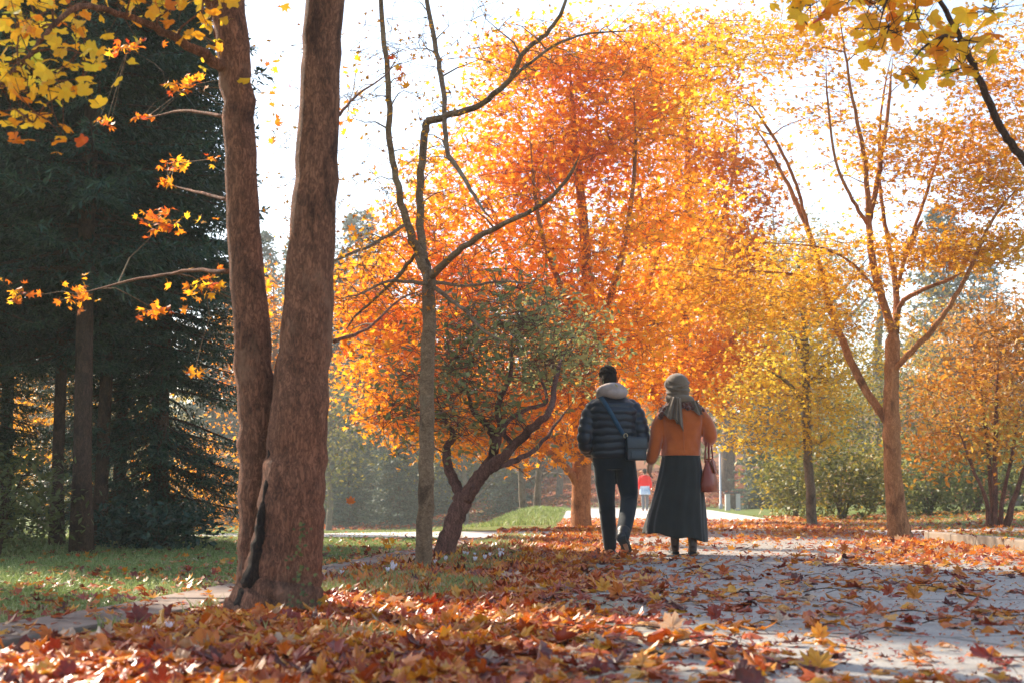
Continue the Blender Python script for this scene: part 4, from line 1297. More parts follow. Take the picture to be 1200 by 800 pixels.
simple_tree('orange-brown broadleaf tree at the far right', 1190, 70, 260, 130, M['leaf_shrub'], M['bark_grey'], (.55, .2, .3), 422, size=(.12, .2), n=110, name='broadleaf_tree', spread=.8, flat=.5, low=.15)
dup(base_far, gpt(1112, 96), 2.2, 1.22, 'hazy lone fir showing above the right-hand thickets')
dup(base_far, gpt(1160, 104), 0.9, 1.05, 'shorter hazy fir right of the lone fir')

# far woods on the hills: one mass
fw = []
r_ = np.random.default_rng(77)
for k in range(420):
    y = r_.uniform(105, 230)
    x = r_.uniform(-.55, .55) * y * 1.5
    h = r_.uniform(8, 14)
    z0 = float(gz(x, y))
    m = 60
    v = r_.normal(0, 1, (m, 3))
    v /= np.linalg.norm(v, axis=1)[:, None]
    v *= r_.uniform(.4, 1, (m, 1))
    fw.append(np.stack([x + v[:, 0] * h * .3, y + v[:, 1] * h * .3, z0 + h * .5 + v[:, 2] * h * .5], 1))
fw = np.concatenate(fw)
tag(scatter('far_woods', P_STAR, fw, rots(len(fw), 1.0), rng.uniform(.6, 1.3, len(fw)), np.clip(blotch(fw, .05, 4) + rng.normal(0, .12, len(fw)), 0, 1), M['leaf_olive']), 'hazy mass of woods on the far hills', 'woods', kind='stuff')
# ------------------------------------------------------------------ people
tmp_scene = bpy.data.scenes.new('workshop')


def fuse(geos, voxel=.008, smooth=2, decimate=0):
    """several closed shapes -> one continuous skin"""
    V, F, n = [], [], 0
    for v, f in geos:
        V += [tuple(q) for q in v]
        F += [tuple(i + n for i in g) for g in f]
        n += len(v)
    me = bpy.data.meshes.new('fuse')
    me.from_pydata(V, [], F)
    bm = bmesh.new()
    bm.from_mesh(me)
    bmesh.ops.recalc_face_normals(bm, faces=bm.faces[:])
    bm.to_mesh(me)
    bm.free()
    ob = bpy.data.objects.new('fuse', me)
    tmp_scene.collection.objects.link(ob)
    md = ob.modifiers.new('r', 'REMESH')
    md.mode = 'VOXEL'
    md.voxel_size = voxel
    if smooth:
        ms = ob.modifiers.new('s', 'SMOOTH')
        ms.iterations = smooth
        ms.factor = .5
    vl = tmp_scene.view_layers[0]
    vl.update()
    dg = vl.depsgraph
    ev = ob.evaluated_get(dg)
    m2 = bpy.data.meshes.new_from_object(ev, depsgraph=dg)
    bpy.data.objects.remove(ob)
    bpy.data.meshes.remove(me)
    for p in m2.polygons:
        p.use_smooth = True
    return m2


def put(name, me, mat, parent):
    me.materials.clear()
    me.materials.append(mat)
    me.name = name
    o = link(bpy.data.objects.new(name, me))
    o.parent = parent
    return o


def ell(c, r, rot=None, nu=20, nv=12):
    V, F = [], []
    for i in range(nv + 1):
        t = math.pi * i / nv
        for j in range(nu):
            a = 2 * math.pi * j / nu
            q = Vector((math.sin(t) * math.cos(a) * r[0], math.sin(t) * math.sin(a) * r[1], math.cos(t) * r[2]))
            if rot is not None:
                q = rot @ q
            V.append(tuple(q + Vector(c)))
    for i in range(nv):
        for j in range(nu):
            k = (j + 1) % nu
            F.append((i * nu + j, (i + 1) * nu + j, (i + 1) * nu + k, i * nu + k))
    return V, F


def loft(rings, n=36, power=2.3, fn=None, cap=True):
    """rings: (x, y, z, rx, ry); fn(angle, t) scales the radius"""
    V, F = [], []
    m = len(rings)
    for i, (x, y, z, rx, ry) in enumerate(rings):
        for j in range(n):
            a = 2 * math.pi * j / n
            c, s = math.cos(a), math.sin(a)
            k = 1.0 if fn is None else fn(a, i / (m - 1))
            V.append((x + rx * k * math.copysign(abs(c) ** (2 / power), c), y + ry * k * math.copysign(abs(s) ** (2 / power), s), z))
    for i in range(m - 1):
        for j in range(n):
            k = (j + 1) % n
            F.append((i * n + j, i * n + k, (i + 1) * n + k, (i + 1) * n + j))
    if cap:
        F.append(tuple(range(n))[::-1])
        F.append(tuple((m - 1) * n + j for j in range(n)))
    return V, F


def interp_rings(keys, m):
    """keys: rows sorted by z (x, y, z, rx, ry) -> m rings"""
    K = np.array(keys, dtype=float)
    z = np.linspace(K[0, 2], K[-1, 2], m)
    return [tuple(float(np.interp(q, K[:, 2], K[:, i])) if i != 2 else float(q) for i in range(5)) for q in z]


def limb(pts, rad, sides=16, per=6, puff=None):
    P = np.array(catmull(pts, per))
    r = np.interp(np.linspace(0, len(pts) - 1, len(P)), range(len(pts)), rad)
    if puff:
        s = np.concatenate([[0], np.cumsum(np.linalg.norm(np.diff(P, axis=0), axis=1))])
        r = r + puff[1] * (np.abs(np.sin(math.pi * s / puff[0])) ** .55 - .6)
    out = [tube_geo(P, r, sides, True)]
    out.append(ell(P[0], (r[0],) * 3))
    out.append(ell(P[-1], (r[-1],) * 3))
    return out


def hand(wr, d, side, s=1.0, curlv=.5):
    """palm with five bent fingers; wr wrist, d pointing direction, side = thumb side"""
    d = Vector(d).normalized()
    side = (Vector(side) - d * Vector(side).dot(d)).normalized()
    nrm = d.cross(side).normalized()
    wr = Vector(wr)
    g = limb([wr, wr + d * .045 * s, wr + d * .085 * s], [.024 * s, .03 * s, .026 * s], 10, 3)
    for k, (off, L) in enumerate([(.026, .072), (.009, .082), (-.009, .077), (-.026, .06)]):
        a = wr + d * .08 * s + side * off * s
        b = a + (d + nrm * curlv * .35) * L * .45 * s
        c = b + (d * .8 + nrm * curlv) * L * .35 * s
        e = c + (d * .35 + nrm * curlv * 1.3) * L * .3 * s
        g += limb([tuple(a - d * .02), tuple(a), tuple(b), tuple(c), tuple(e)], [.0095 * s] * 4 + [.008 * s], 8, 2)
    a = wr + d * .03 * s + side * .028 * s
    g += limb([tuple(a - side * .012), tuple(a + side * .018 * s + d * .02 * s), tuple(a + side * .022 * s + d * .05 * s + nrm * .012)], [.0125 * s, .0115 * s, .009 * s], 8, 3)
    return g


def head_geo(c, turn=0.0, s=1.0, nod=0.0):
    """skull, jaw, nose, ears, brow, lips; faces +y before the turn"""
    Rm = Matrix.Rotation(turn, 3, 'Z') @ Matrix.Rotation(nod, 3, 'X')
    c = Vector(c)

    def P(x, y, z):
        return tuple(c + Rm @ Vector((x * s, y * s, z * s)))
    g = [ell(P(0, -.01, .03), (.076 * s, .097 * s, .092 * s), Rm), ell(P(0, .022, -.045), (.060 * s, .072 * s, .075 * s), Rm), ell(P(0, .075, -.085), (.03 * s, .024 * s, .022 * s), Rm)]
    g += limb([P(0, .088, .015), P(0, .106, -.012), P(0, .112, -.03)], [.009 * s, .012 * s, .015 * s], 8, 3)
    g += [ell(P(0, .084, .028), (.052 * s, .014 * s, .010 * s), Rm), ell(P(0, .092, -.058), (.026 * s, .010 * s, .009 * s), Rm)]
    for q in (-1, 1):
        g += [ell(P(q * .076, -.006, -.008), (.010 * s, .022 * s, .034 * s), Rm), ell(P(q * .032, .082, .008), (.014 * s, .010 * s, .009 * s), Rm), ell(P(q * .045, .06, -.03), (.024 * s, .024 * s, .022 * s), Rm)]
    return g


def fabric(name, a, b, scale=8, rough=.85, bump=.25, bscale=260, sheen=.2, spec=.25, stretch=(1, 1, 1)):
    return noise_mat(name, [(.3, a), (.7, b)], scale, rough, 6, bump, bscale, stretch, spec, sheen)


M['skin'] = noise_mat('skin', [(.3, (.42, .22, .14)), (.7, (.54, .30, .20))], 12, .5, 4, .1, 200)
M['hair'] = noise_mat('dark hair', [(.35, (.012, .007, .005)), (.7, (.035, .02, .014))], 9, .85, 6, .8, 60, (6, 6, 1), .15)
M['jacket_navy'] = fabric('navy quilted nylon', (.004, .008, .016), (.008, .014, .025), 5, .42, .25, 60, .1, .5)
M['hood'] = fabric('grey jersey', (.36, .27, .235), (.48, .37, .33), 12)
M['jeans'] = fabric('dark denim', (.005, .009, .013), (.012, .018, .024), 10)
M['boot_black'] = fabric('black leather', (.012, .011, .011), (.03, .027, .026), 20, .42, .15, 120, 0, .5)
M['sole'] = fabric('black rubber', (.01, .01, .01), (.02, .02, .02), 20, .7)
M['bag_black'] = fabric('dark blue-grey leather', (.016, .024, .034), (.032, .043, .056), 14, .4, .2, 150, 0, .5)
M['strap'] = fabric('blue webbing', (.012, .045, .085), (.02, .07, .12), 20, .6)
M['metal'] = noise_mat('dull brass', [(.3, (.35, .28, .18)), (.7, (.5, .4, .26))], 20, .35, 3, 0, 60, (1, 1, 1), .5, 0, .9)
M['suede'] = fabric('rust suede', (.40, .078, .013), (.54, .122, .022), 7, .95, .3, 160, .5)
M['fur'] = fabric('dark rust fur', (.055, .014, .008), (.15, .036, .016), 40, 1.0, 1.0, 90, .5)
M['skirt'] = fabric('charcoal wool', (.015, .0155, .0135), (.027, .026, .022), 6, .95, .3, 220, .25)
M['scarf'] = fabric('olive grey scarf', (.11, .070, .042), (.19, .128, .080), 9, .8, .35, 120, .3)
M['boot_brown'] = fabric('brown leather', (.04, .015, .010), (.085, .033, .02), 14, .4, .2, 100, 0, .5)
M['bag_red'] = fabric('red-brown leather', (.20, .026, .010), (.30, .05, .018), 10, .38, .2, 120, 0, .5)

# ---- the man
DM = 13.3
man = empty('person', (.945, DM, .012), 'man in a black quilted jacket with a pale hood, hands in pockets, walking away mid-stride', 'person')
g = head_geo((-.045, .03, 1.625), .35, 1.0, -.12)
g += limb([(-.01, -.01, 1.38), (-.03, .005, 1.47), (-.042, .02, 1.57)], [.075, .06, .056])
g += [loft(interp_rings([(0, 0, .82, .15, .11), (0, 0, .95, .16, .12), (0, 0, 1.1, .145, .11), (0, -.01, 1.3, .175, .12), (0, -.015, 1.4, .17, .10), (-.01, -.01, 1.46, .10, .08)], 16))]
for q in (-1, 1):
    g += limb([(q * .16, -.01, 1.38), (q * .225, -.03, 1.24), (q * .245, -.055, 1.09), (q * .235, .06, 1.0), (q * .205, .155, .95)], [.055, .048, .042, .038, .028], 12)
    g += hand((q * .20, .165, .945), (-q * .3, .5, -.75), (0, .7, .4), 1.0, .6)
legs_m = {-1: [(-.09, 0, .88), (-.075, .045, .66), (-.06, .085, .47), (-.045, .10, .28), (-.03, .10, .075)], 1: [(.10, 0, .88), (.132, .015, .66), (.142, .0, .50), (.10, -.20, .33), (.05, -.385, .17)]}
for q, P in legs_m.items():
    g += limb(P, [.085, .075, .055, .055, .04], 14)
g += limb([(-.03, .08, .05), (-.015, .18, .045), (0, .27, .03)], [.035, .035, .028], 12)
g += limb([(.05, -.385, .16), (.07, -.37, .12), (.095, -.30, .065)], [.035, .032, .024], 12)
put('body', fuse(g, .008, 2), M['skin'], man)
hg = [ell((-.045, .012, 1.675), (.081, .102, .082), Matrix.Rotation(.35, 3, 'Z') @ Matrix.Rotation(-.12, 3, 'X')), ell((-.035, -.038, 1.62), (.074, .068, .075), Matrix.Rotation(.35, 3, 'Z'))]
for k in range(90):
    v = rng.normal(0, 1, 3)
    v[2] = abs(v[2])
    v /= np.linalg.norm(v)
    if v[1] > .5:
        continue
    hg.append(ell((-.045 + v[0] * .077, .008 + v[1] * .10, 1.675 + v[2] * .076), (.012, .012, .009), None, 8, 6))
put('hair', fuse(hg, .006, 1), M['hair'], man)


def quilt(a, t):
    z = t * 9.0 + .10 * math.sin(2 * a + 5 * t) + .06 * math.sin(7 * a + 11 * t) + .04 * math.sin(13 * a - 8 * t)
    return 1 + .075 * (abs(math.sin(math.pi * z)) ** .5 - .55) * (1 - .0 * t)


jk = [(0.005, 0, .885, .195, .135), (.005, 0, .93, .212, .15), (.005, -.005, 1.05, .215, .155), (0, -.01, 1.2, .222, .165), (0, -.02, 1.32, .228, .16), (-.005, -.02, 1.395, .20, .135), (-.015, -.01, 1.45, .14, .10), (-.02, 0, 1.49, .095, .08)]
jg = [loft(interp_rings(jk, 110), 48, 2.5, quilt)]
for q in (-1, 1):
    jg += limb([(q * .165, -.015, 1.375), (q * .222, -.03, 1.27), (q * .262, -.055, 1.10), (q * .256, -.02, 1.01), (q * .225, .08, .965), (q * .20, .14, .94)], [.075, .078, .074, .07, .062, .052], 20, 12, (.072, .016))
put('jacket', fuse(jg, .0075, 1), M['jacket_navy'], man)
hd = [ell((-.03, -.105, 1.515), (.135, .085, .062), Matrix.Rotation(-.14, 3, 'Y') @ Matrix.Rotation(-.5, 3, 'X')), ell((.01, -.12, 1.49), (.12, .07, .06), Matrix.Rotation(.1, 3, 'Y')), ell((-.10, -.06, 1.49), (.07, .07, .05), Matrix.Rotation(-.6, 3, 'Y'))]
hd += limb([(-.12, .02, 1.455), (-.135, -.05, 1.475), (-.08, -.12, 1.53), (0, -.14, 1.545), (.08, -.115, 1.53), (.11, -.03, 1.49), (.095, .05, 1.47)], [.022, .03, .03, .028, .03, .028, .02], 12, 5)
hd += limb([(-.09, .04, 1.50), (-.09, -.04, 1.52), (-.03, -.075, 1.53), (.05, -.06, 1.53), (.07, .03, 1.51)], [.02] * 5, 10, 5)
put('hood', fuse(hd, .007, 2), M['hood'], man)
jn = [loft(interp_rings([(0, 0, .78, .13, .11), (.005, 0, .86, .175, .125), (.005, 0, .95, .175, .125)], 8))]
for q, P in legs_m.items():
    P = [tuple(p) for p in P]
    jn += limb(P, [.105, .098, .078, .073, .062], 18, 7)
    for k in range(7):
        f = rng.uniform(.45, .95)
        c = np.array([np.interp(f * 4, range(5), [p[i] for p in P]) for i in range(3)])
        rr = np.interp(f * 4, range(5), [.105, .098, .078, .073, .062])
        jn.append(ell(c, (rr * 1.07, rr * 1.05, .014), Matrix.Rotation(rng.uniform(-.5, .5), 3, 'Y') @ Matrix.Rotation(rng.uniform(-.5, .5), 3, 'X')))
put('jeans', fuse(jn, .008, 2), M['jeans'], man)


def shoe(heel, toe, up, mat, mat2, parent, ankle, s=1.0, name='boot', shaft=.1, rs=.062):
    """leather boot with a sole; heel and toe are ground contact points of the sole"""
    h, t, u = Vector(heel), Vector(toe), Vector(up).normalized()
    d = (t - h)
    L = d.length
    d.normalize()
    g = limb([tuple(h + u * .045 + d * .03), tuple(h + u * .05 + d * L * .35), tuple(h + u * .045 + d * L * .65), tuple(t + u * .035 - d * .04)], [.042 * s, .043 * s, .045 * s, .034 * s], 16, 4)
    a = Vector(ankle)
    g += limb([tuple(h + u * .05 + d * .045), tuple((h + u * .05 + d * .045) * .5 + a * .5), tuple(a)], [.044 * s, rs * .9 * s, rs * s], 16, 3)
    o = put(name, fuse(g, .007, 2), mat, parent)
    sd = d.cross(u).normalized()
    mb = MB()
    out = [(-.005, .034), (.0, .038), (.06, .036), (.12, .036), (.18, .045), (.22, .042), (L - .01, .026), (L + .008, .012)]
    V = []
    for x, w in out:
        for sg in (-1, 1):
            for hh in (0, .02):
                V.append(tuple(h + d * x + sd * sg * w * s + u * hh))
    F = []
    for i in range(len(out) - 1):
        b = i * 4
        F += [(b, b + 4, b + 5, b + 1), (b + 2, b + 3, b + 7, b + 6), (b + 1, b + 5, b + 7, b + 3), (b, b + 2, b + 6, b + 4)]
    F += [(0, 1, 3, 2), (len(V) - 4, len(V) - 2, len(V) - 1, len(V) - 3)]
    mb.add(V, F)
    # heel block
    mb.box(tuple(h + d * .03 - u * .008), (.07, .07, .018), Matrix((sd, d, u)).transposed())
    mb.obj('sole', mat2, o, smooth=False, bevel=.003)
    return o


shoe((-.035, .06, .008), (.0, .335, .008), (0, 0, 1), M['boot_black'], M['sole'], man, (-.03, .10, .15), 1.0)
shoe((.035, -.465, .155), (.115, -.25, .012), (-.12, .52, .80), M['boot_black'], M['sole'], man, (.062, -.345, .215), 1.05)

# cross-body bag: hangs from the strap over the left shoulder
bag = empty('crossbody_bag', (.945 + .185, DM - .165, .012 + .86), "dark leather satchel at the man's right hip on a blue strap", 'bag', rz=0.25)
mb = MB()
mb.box((0, -.035, .10), (.185, .075, .20))
mb.obj('pouch', M['bag_black'], bag, True, .016)
mb = MB()
mb.box((0, -.078, .155), (.195, .014, .10))
mb.box((0, -.035, .208), (.195, .094, .014))
mb.obj('flap', M['bag_black'], bag, True, .006)
mb = MB()
mb.box((0, -.077, .05), (.12, .008, .07))
mb.obj('front_pocket', M['bag_black'], bag, True, .003)
mb = MB()
mb.tube(np.array([(-.10 + .018 * math.cos(a), -.04, .225 + .022 * math.sin(a)) for a in np.linspace(0, 6.283, 13)]), .005, 6, False)
mb.obj('ring', M['metal'], bag)
# strap follows the back of the jacket from the left shoulder to the ring
W0 = np.array(bag.location)


def back_y(z):
    K = np.array(jk)
    return float(np.interp(z, K[:, 2], K[:, 1]) - np.interp(z, K[:, 2], K[:, 4]) * 1.03)


V, F = [], []
ns = 26
for i in range(ns):
    t = i / (ns - 1)
    x = -.135 + t * (.10 + .135 - .02)
    z = 1.475 - t * (1.475 - 1.098)
    xx = abs(x) / .24
    y = back_y(z) * (1 - xx ** 2.6) ** (1 / 2.6) - .016 if t > .06 else back_y(z) * .6 - .02
    for sg in (-1, 1):
        p = np.array([.945 + x + sg * .017, DM + y, .012 + z + sg * .011])
        for k in (0, -.004):
            V.append(p + np.array([0, k, 0]))
for i in range(ns - 1):
    b = i * 4
    F += [(b, b + 2, b + 6, b + 4), (b + 1, b + 5, b + 7, b + 3), (b, b + 4, b + 5, b + 1), (b + 2, b + 3, b + 7, b + 6)]
Rz = np.array(Matrix.Rotation(-.25, 3, 'Z'))
mb = MB()
mb.add([Rz @ (p - W0) for p in V], F)
mb.obj('strap', M['strap'], bag)

# ---- the woman
DW = 13.2
wom = empty('person', (1.545, DW, .012), 'woman in an olive headscarf, rust jacket and long dark skirt, walking away beside the man', 'person')
g = head_geo((-.01, .01, 1.535), -.1, .95, -.1)
g += limb([(.03, -.01, 1.29), (.01, -.005, 1.38), (-.005, 0, 1.47)], [.065, .05, .048])
g += [loft(interp_rings([(.01, 0, .78, .16, .13), (.01, 0, .88, .17, .13), (.015, 0, 1.02, .135, .105), (.03, -.01, 1.2, .155, .12), (.035, -.01, 1.3, .15, .095), (.03, -.005, 1.36, .09, .07)], 16))]
armL = [(-.115, -.01, 1.29), (-.185, -.02, 1.18), (-.212, -.03, 1.06), (-.235, -.015, .94), (-.258, .01, .845)]
armR = [(.185, -.01, 1.29), (.255, -.03, 1.19), (.285, -.045, 1.085), (.285, .06, 1.05), (.27, .16, 1.06)]
g += limb(armL, [.048, .043, .036, .033, .024], 12)
g += limb(armR, [.048, .043, .036, .033, .024], 12)
g += hand((-.262, .015, .845), (-.12, .10, -1), (.25, 1, .1), .92, .5)
g += hand((.27, .165, 1.06), (-.3, 1, .1), (-1, -.2, .2), .92, .7)
for q, yo in ((-1, .10), (1, -.06)):
    x0 = -.035 if q < 0 else .105
    g += limb([(.02 + q * .08, 0, .82), (.03 + q * .075, yo * .4, .45), (x0, yo, .09)], [.085, .055, .036], 12)
    g += limb([(x0, yo, .05), (x0, yo + .08, .045), (x0, yo + .15, .03)], [.032, .032, .024], 10)
put('body', fuse(g, .008, 2), M['skin'], wom)

jk2 = [(.018, 0, .905, .185, .145), (.018, 0, .94, .183, .142), (.025, 0, 1.05, .17, .135), (.032, -.012, 1.2, .195, .145), (.036, -.012, 1.29, .20, .125), (.035, -.01, 1.345, .15, .10), (.02, 0, 1.40, .085, .075)]
rs_ = np.random.default_rng(5)


def fold2(a, t):
    return 1 + .022 * math.sin(3 * a + 6 * t) + .017 * math.sin(7 * a - 9 * t) + .010 * math.sin(11 * a + 16 * t) + (.02 * math.sin(5 * a) if t < .12 else 0)


jg = [loft(interp_rings(jk2, 60), 48, 2.35, fold2)]
jg += limb([tuple(p) for p in armL[:4]] + [(-.255, .005, .875)], [.075, .07, .06, .056, .052], 20, 8)
jg += limb([tuple(p) for p in armR[:4]] + [(.272, .14, 1.058)], [.075, .072, .066, .058, .05], 20, 8)
for P, kk in ((armL, 9), (armR, 9)):
    for k in range(kk):
        f = rs_.uniform(.15, .95) * 4
        c = np.array([np.interp(f, range(5), [p[i] for p in P]) for i in range(3)])
        rr = np.interp(f, range(5), [.075, .072, .063, .057, .05])
        d = np.array(P[min(4, int(f) + 1)]) - np.array(P[int(f)]) if f < 4 else np.array([0, 0, -1])
        q = Vector(d).to_track_quat('Z', 'Y').to_matrix() @ Matrix.Rotation(rs_.uniform(-.5, .5), 3, 'X') @ Matrix.Rotation(rs_.uniform(-.4, .4), 3, 'Y')
        jg.append(ell(c, (rr * 1.06, rr * 1.06, .012), q))
jo = put('jacket', fuse(jg, .0075, 2), M['suede'], wom)
mb = MB()
mb.tube(np.array([(.028 + .006 * math.sin(z * 9), -.142 - (.006 if z > 1.0 else .002), z) for z in np.linspace(.93, 1.24, 14)]), .0028, 6)
mb.obj('back_seam', M['suede'], jo)
# furry collar round the shoulders
fg = []
for k in range(170):
    a = rng.uniform(0, 6.283)
    tt = rng.uniform(0, 1)
    rx, ry = .10 + .105 * tt, .085 + .05 * tt
    fg.append(ell((.033 + rx * math.cos(a), -.012 + ry * math.sin(a), 1.405 - .075 * tt - .02 * abs(math.cos(a)) * tt + rng.normal(0, .006)), tuple(rng.uniform(.016, .028, 3)), None, 8, 6))
for k in range(60):
    a = rng.uniform(0, 1)
    fg.append(ell((-.135 - .045 * a + rng.normal(0, .012), -.03 + rng.normal(0, .035), 1.34 - .11 * a), tuple(rng.uniform(.018, .028, 3)), None, 8, 6))
put('fur_collar', fuse(fg, .007, 0), M['fur'], jo)


def pleat(a, t):
    k = (1 - t)
    return 1 + .05 * k * math.sin(5 * a + .6) + .04 * k * math.sin(9 * a + 2.0 + 2 * t) + .022 * k ** .5 * math.sin(16 * a + 1.5 * math.sin(6 * t))


sk_keys = [(-.045, .0, .15, .285, .265), (-.042, 0, .2, .28, .26), (-.022, 0, .4, .256, .235), (.0, 0, .6, .222, .195), (.015, 0, .8, .192, .16), (.02, 0, .93, .17, .135), (.02, 0, .97, .16, .125)]
V, F = loft(interp_rings(sk_keys, 50), 120, 2.1, pleat, cap=False)
V = np.array(V)
w = 1 - smoothstep(.15, .45, V[:, 2])
V[:, 2] += w * (-.13 * (V[:, 0] + .04) + .015 + .012 * np.sin(V[:, 0] * 22))
n0 = len(V)
ctr = np.array([.0, 0, 0])
Vi = V.copy()
Vi[:, :2] = ctr[:2] + (V[:, :2] - ctr[:2]) * .975
Fi = [tuple(i + n0 for i in f[::-1]) for f in F]
rim = [(j, j + n0, (j + 1) % 120 + n0, (j + 1) % 120) for j in range(120)]
mb = MB()
mb.add(np.concatenate([V, Vi]), list(F) + Fi + rim)
mb.obj('skirt', M['skirt'], wom)
# scarf: wrapped cap, neck roll and two hanging ends
sg_ = [ell((-.01, -.008, 1.565), (.113, .128, .108), Matrix.Rotation(-.06, 3, 'Y')), ell((-.005, -.035, 1.49), (.105, .10, .085)), ell((-.085, .03, 1.575), (.04, .06, .05), Matrix.Rotation(.3, 3, 'Y'))]
for k in range(6):
    z0 = 1.60 - .028 * k
    q = [(-.01 + (.112 + .006 * math.sin(k)) * math.cos(a) * math.sqrt(max(.2, 1 - ((z0 - 1.55) / .14) ** 2)), -.01 + .125 * math.sin(a) * math.sqrt(max(.2, 1 - ((z0 - 1.55) / .14) ** 2)), z0 - .04 * math.sin(a) * (-1) + .02 * math.cos(a) * (1 if k % 2 else -1)) for a in np.linspace(3.3, 6.1, 9)]
    sg_ += limb(q, [.006, .010, .011, .012, .012, .012, .011, .010, .006], 8, 3)
sg_ += limb([(-.07, .06, 1.43), (-.085, -.04, 1.435), (-.03, -.115, 1.43), (.05, -.11, 1.425), (.11, -.04, 1.42), (.10, .06, 1.42)], [.035, .04, .04, .036, .036, .03], 12, 5)
so = put('headscarf', fuse(sg_, .007, 2), M['scarf'], wom)


def drape(name, top, bot, w0, w1, th, wav, parent, lean=0.0):
    V, F = [], []
    n, m = 14, 17
    top, bot = np.array(top), np.array(bot)
    for side in (0, 1):
        for i in range(n):
            t = i / (n - 1)
            c = top + (bot - top) * t
            wd = w0 + (w1 - w0) * t
            for j in range(m):
                u = j / (m - 1) * 2 - 1
                y = wav * math.sin(u * 6.5 + 1 + lean) * (.5 + t) - .012 * (1 - u * u)
                V.append((c[0] + u * wd + lean * .02 * u * u, c[1] + y + side * th, c[2] - .035 * u * t * (1 + lean) + .012 * math.sin(u * 5) * t))
    for s in (0, 1):
        o = s * n * m
        for i in range(n - 1):
            for j in range(m - 1):
                f = (o + i * m + j, o + i * m + j + 1, o + (i + 1) * m + j + 1, o + (i + 1) * m + j)
                F.append(f if s else f[::-1])
    e = [i * m for i in range(n)] + [(n - 1) * m + j for j in range(1, m)] + [i * m + m - 1 for i in range(n - 2, -1, -1)] + [j for j in range(m - 2, 0, -1)]
    for k in range(len(e)):
        a, b = e[k], e[(k + 1) % len(e)]
        F.append((a, b, b + n * m, a + n * m))
    mb = MB()
    mb.add(V, F)
    return mb.obj(name, M['scarf'], parent)


drape('scarf_end', (-.045, -.17, 1.44), (-.085, -.19, 1.235), .03, .07, .014, .016, so)
drape('scarf_end', (-.03, -.165, 1.43), (-.03, -.19, 1.19), .025, .045, .010, .014, so, .6)
drape('scarf_end', (.14, -.105, 1.41), (.185, -.16, 1.275), .03, .045, .014, .014, so, -.4)
shoe((-.035, .04, .008), (-.045, .27, .008), (0, 0, 1), M['boot_brown'], M['sole'], wom, (-.035, .10, .27), .86, 'boot', rs=.056)
shoe((.105, -.13, .008), (.12, .10, .008), (0, 0, 1), M['boot_brown'], M['sole'], wom, (.103, -.06, .27), .86, 'boot', rs=.056)

hb = empty('handbag', (1.545 + .275, DW - .01, .012 + .57), "red-brown leather handbag hanging from the woman's right forearm", 'bag', rz=1.25)
V, F = loft([(0, 0, 0, .15, .058), (0, 0, .012, .158, .066), (0, 0, .08, .155, .068), (0, 0, .17, .135, .052), (0, 0, .25, .115, .028), (0, 0, .285, .108, .016), (0, 0, .292, .10, .012)], 36, 3.2)
mb = MB()
mb.add(V, F)
mb.obj('pouch', M['bag_red'], hb)
mb = MB()
mb.box((.0, -.052, .235), (.13, .012, .12), Matrix.Rotation(-.25, 3, 'X'))
mb.box((.0, .0, .302), (.13, .07, .012))
mb.obj('flap', M['bag_red'], hb, True, .004)
for y in (-.02, .02):
    mb = MB()
    mb.tube(np.array(catmull([(-.085, y, .27), (-.08, y * .9, .36), (-.04, y * .6, .47), (0, y * .4, .50), (.04, y * .6, .47), (.08, y * .9, .36), (.085, y, .27)], 5)), .0075, 8)
    mb.obj('handle', M['bag_red'], hb)
mb = MB()
mb.box((0, -.066, .19), (.03, .008, .018))
mb.obj('clasp', M['metal'], hb, True, .002)

# ---- far walker
DF = 58.0
fx = at(756, 598, DF)
far = empty('person', (fx.x, DF, float(gz(fx.x, DF)) + .012), 'tiny far-off walker in a bright red top, seen between the man and the woman', 'person')
g = head_geo((0, 0, 1.58), 0, 1.0)
g += limb([(0, 0, 1.36), (0, 0, 1.5)], [.06, .055]) + [loft(interp_rings([(0, 0, .8, .15, .11), (0, 0, 1.1, .14, .11), (0, 0, 1.35, .17, .11), (0, 0, 1.43, .09, .08)], 10))]
for q in (-1, 1):
    g += limb([(q * .16, 0, 1.34), (q * .22, 0, 1.1), (q * .21, .1, .9)], [.05, .042, .03], 10) + hand((q * .21, .11, .88), (0, .4, -.8), (-q, .2, 0), 1, .5)
    g += limb([(q * .085, 0, .84), (q * .09, q * .1, .45), (q * .09, q * .16, .06)], [.08, .055, .04], 10) + limb([(q * .09, q * .16, .04), (q * .09, q * .16 + .17, .03)], [.04, .03], 10)
put('body', fuse(g, .012, 1), M['skin'], far)
g = [loft(interp_rings([(0, 0, 1.0, .19, .14), (0, 0, 1.2, .20, .15), (0, 0, 1.36, .20, .13), (0, 0, 1.44, .10, .09)], 10))]
for q in (-1, 1):
    g += limb([(q * .17, 0, 1.34), (q * .24, 0, 1.1), (q * .22, .1, .92)], [.07, .062, .05], 12)
put('red_top', fuse(g, .014, 1), fabric('red fleece', (.80, .004, .003), (.9, .008, .005)), far)
put('blue_skirt', fuse([loft(interp_rings([(0, 0, .66, .23, .16), (0, 0, .9, .20, .145), (0, 0, 1.02, .185, .13)], 10), 30, 2.3)], .014, 1), fabric('blue and white cotton', (.10, .30, .55), (.75, .80, .85), 5), far)
g = []
for q in (-1, 1):
    g += limb([(q * .085, 0, .84), (q * .09, q * .1, .45), (q * .09, q * .16, .1)], [.095, .07, .058], 12)
put('trousers', fuse(g, .014, 1), fabric('grey trousers', (.12, .12, .13), (.2, .2, .21)), far)
put('hair', fuse([ell((0, -.012, 1.63), (.085, .105, .085)), ell((0, -.05, 1.57), (.075, .06, .08))], .012, 1), M['hair'], far)

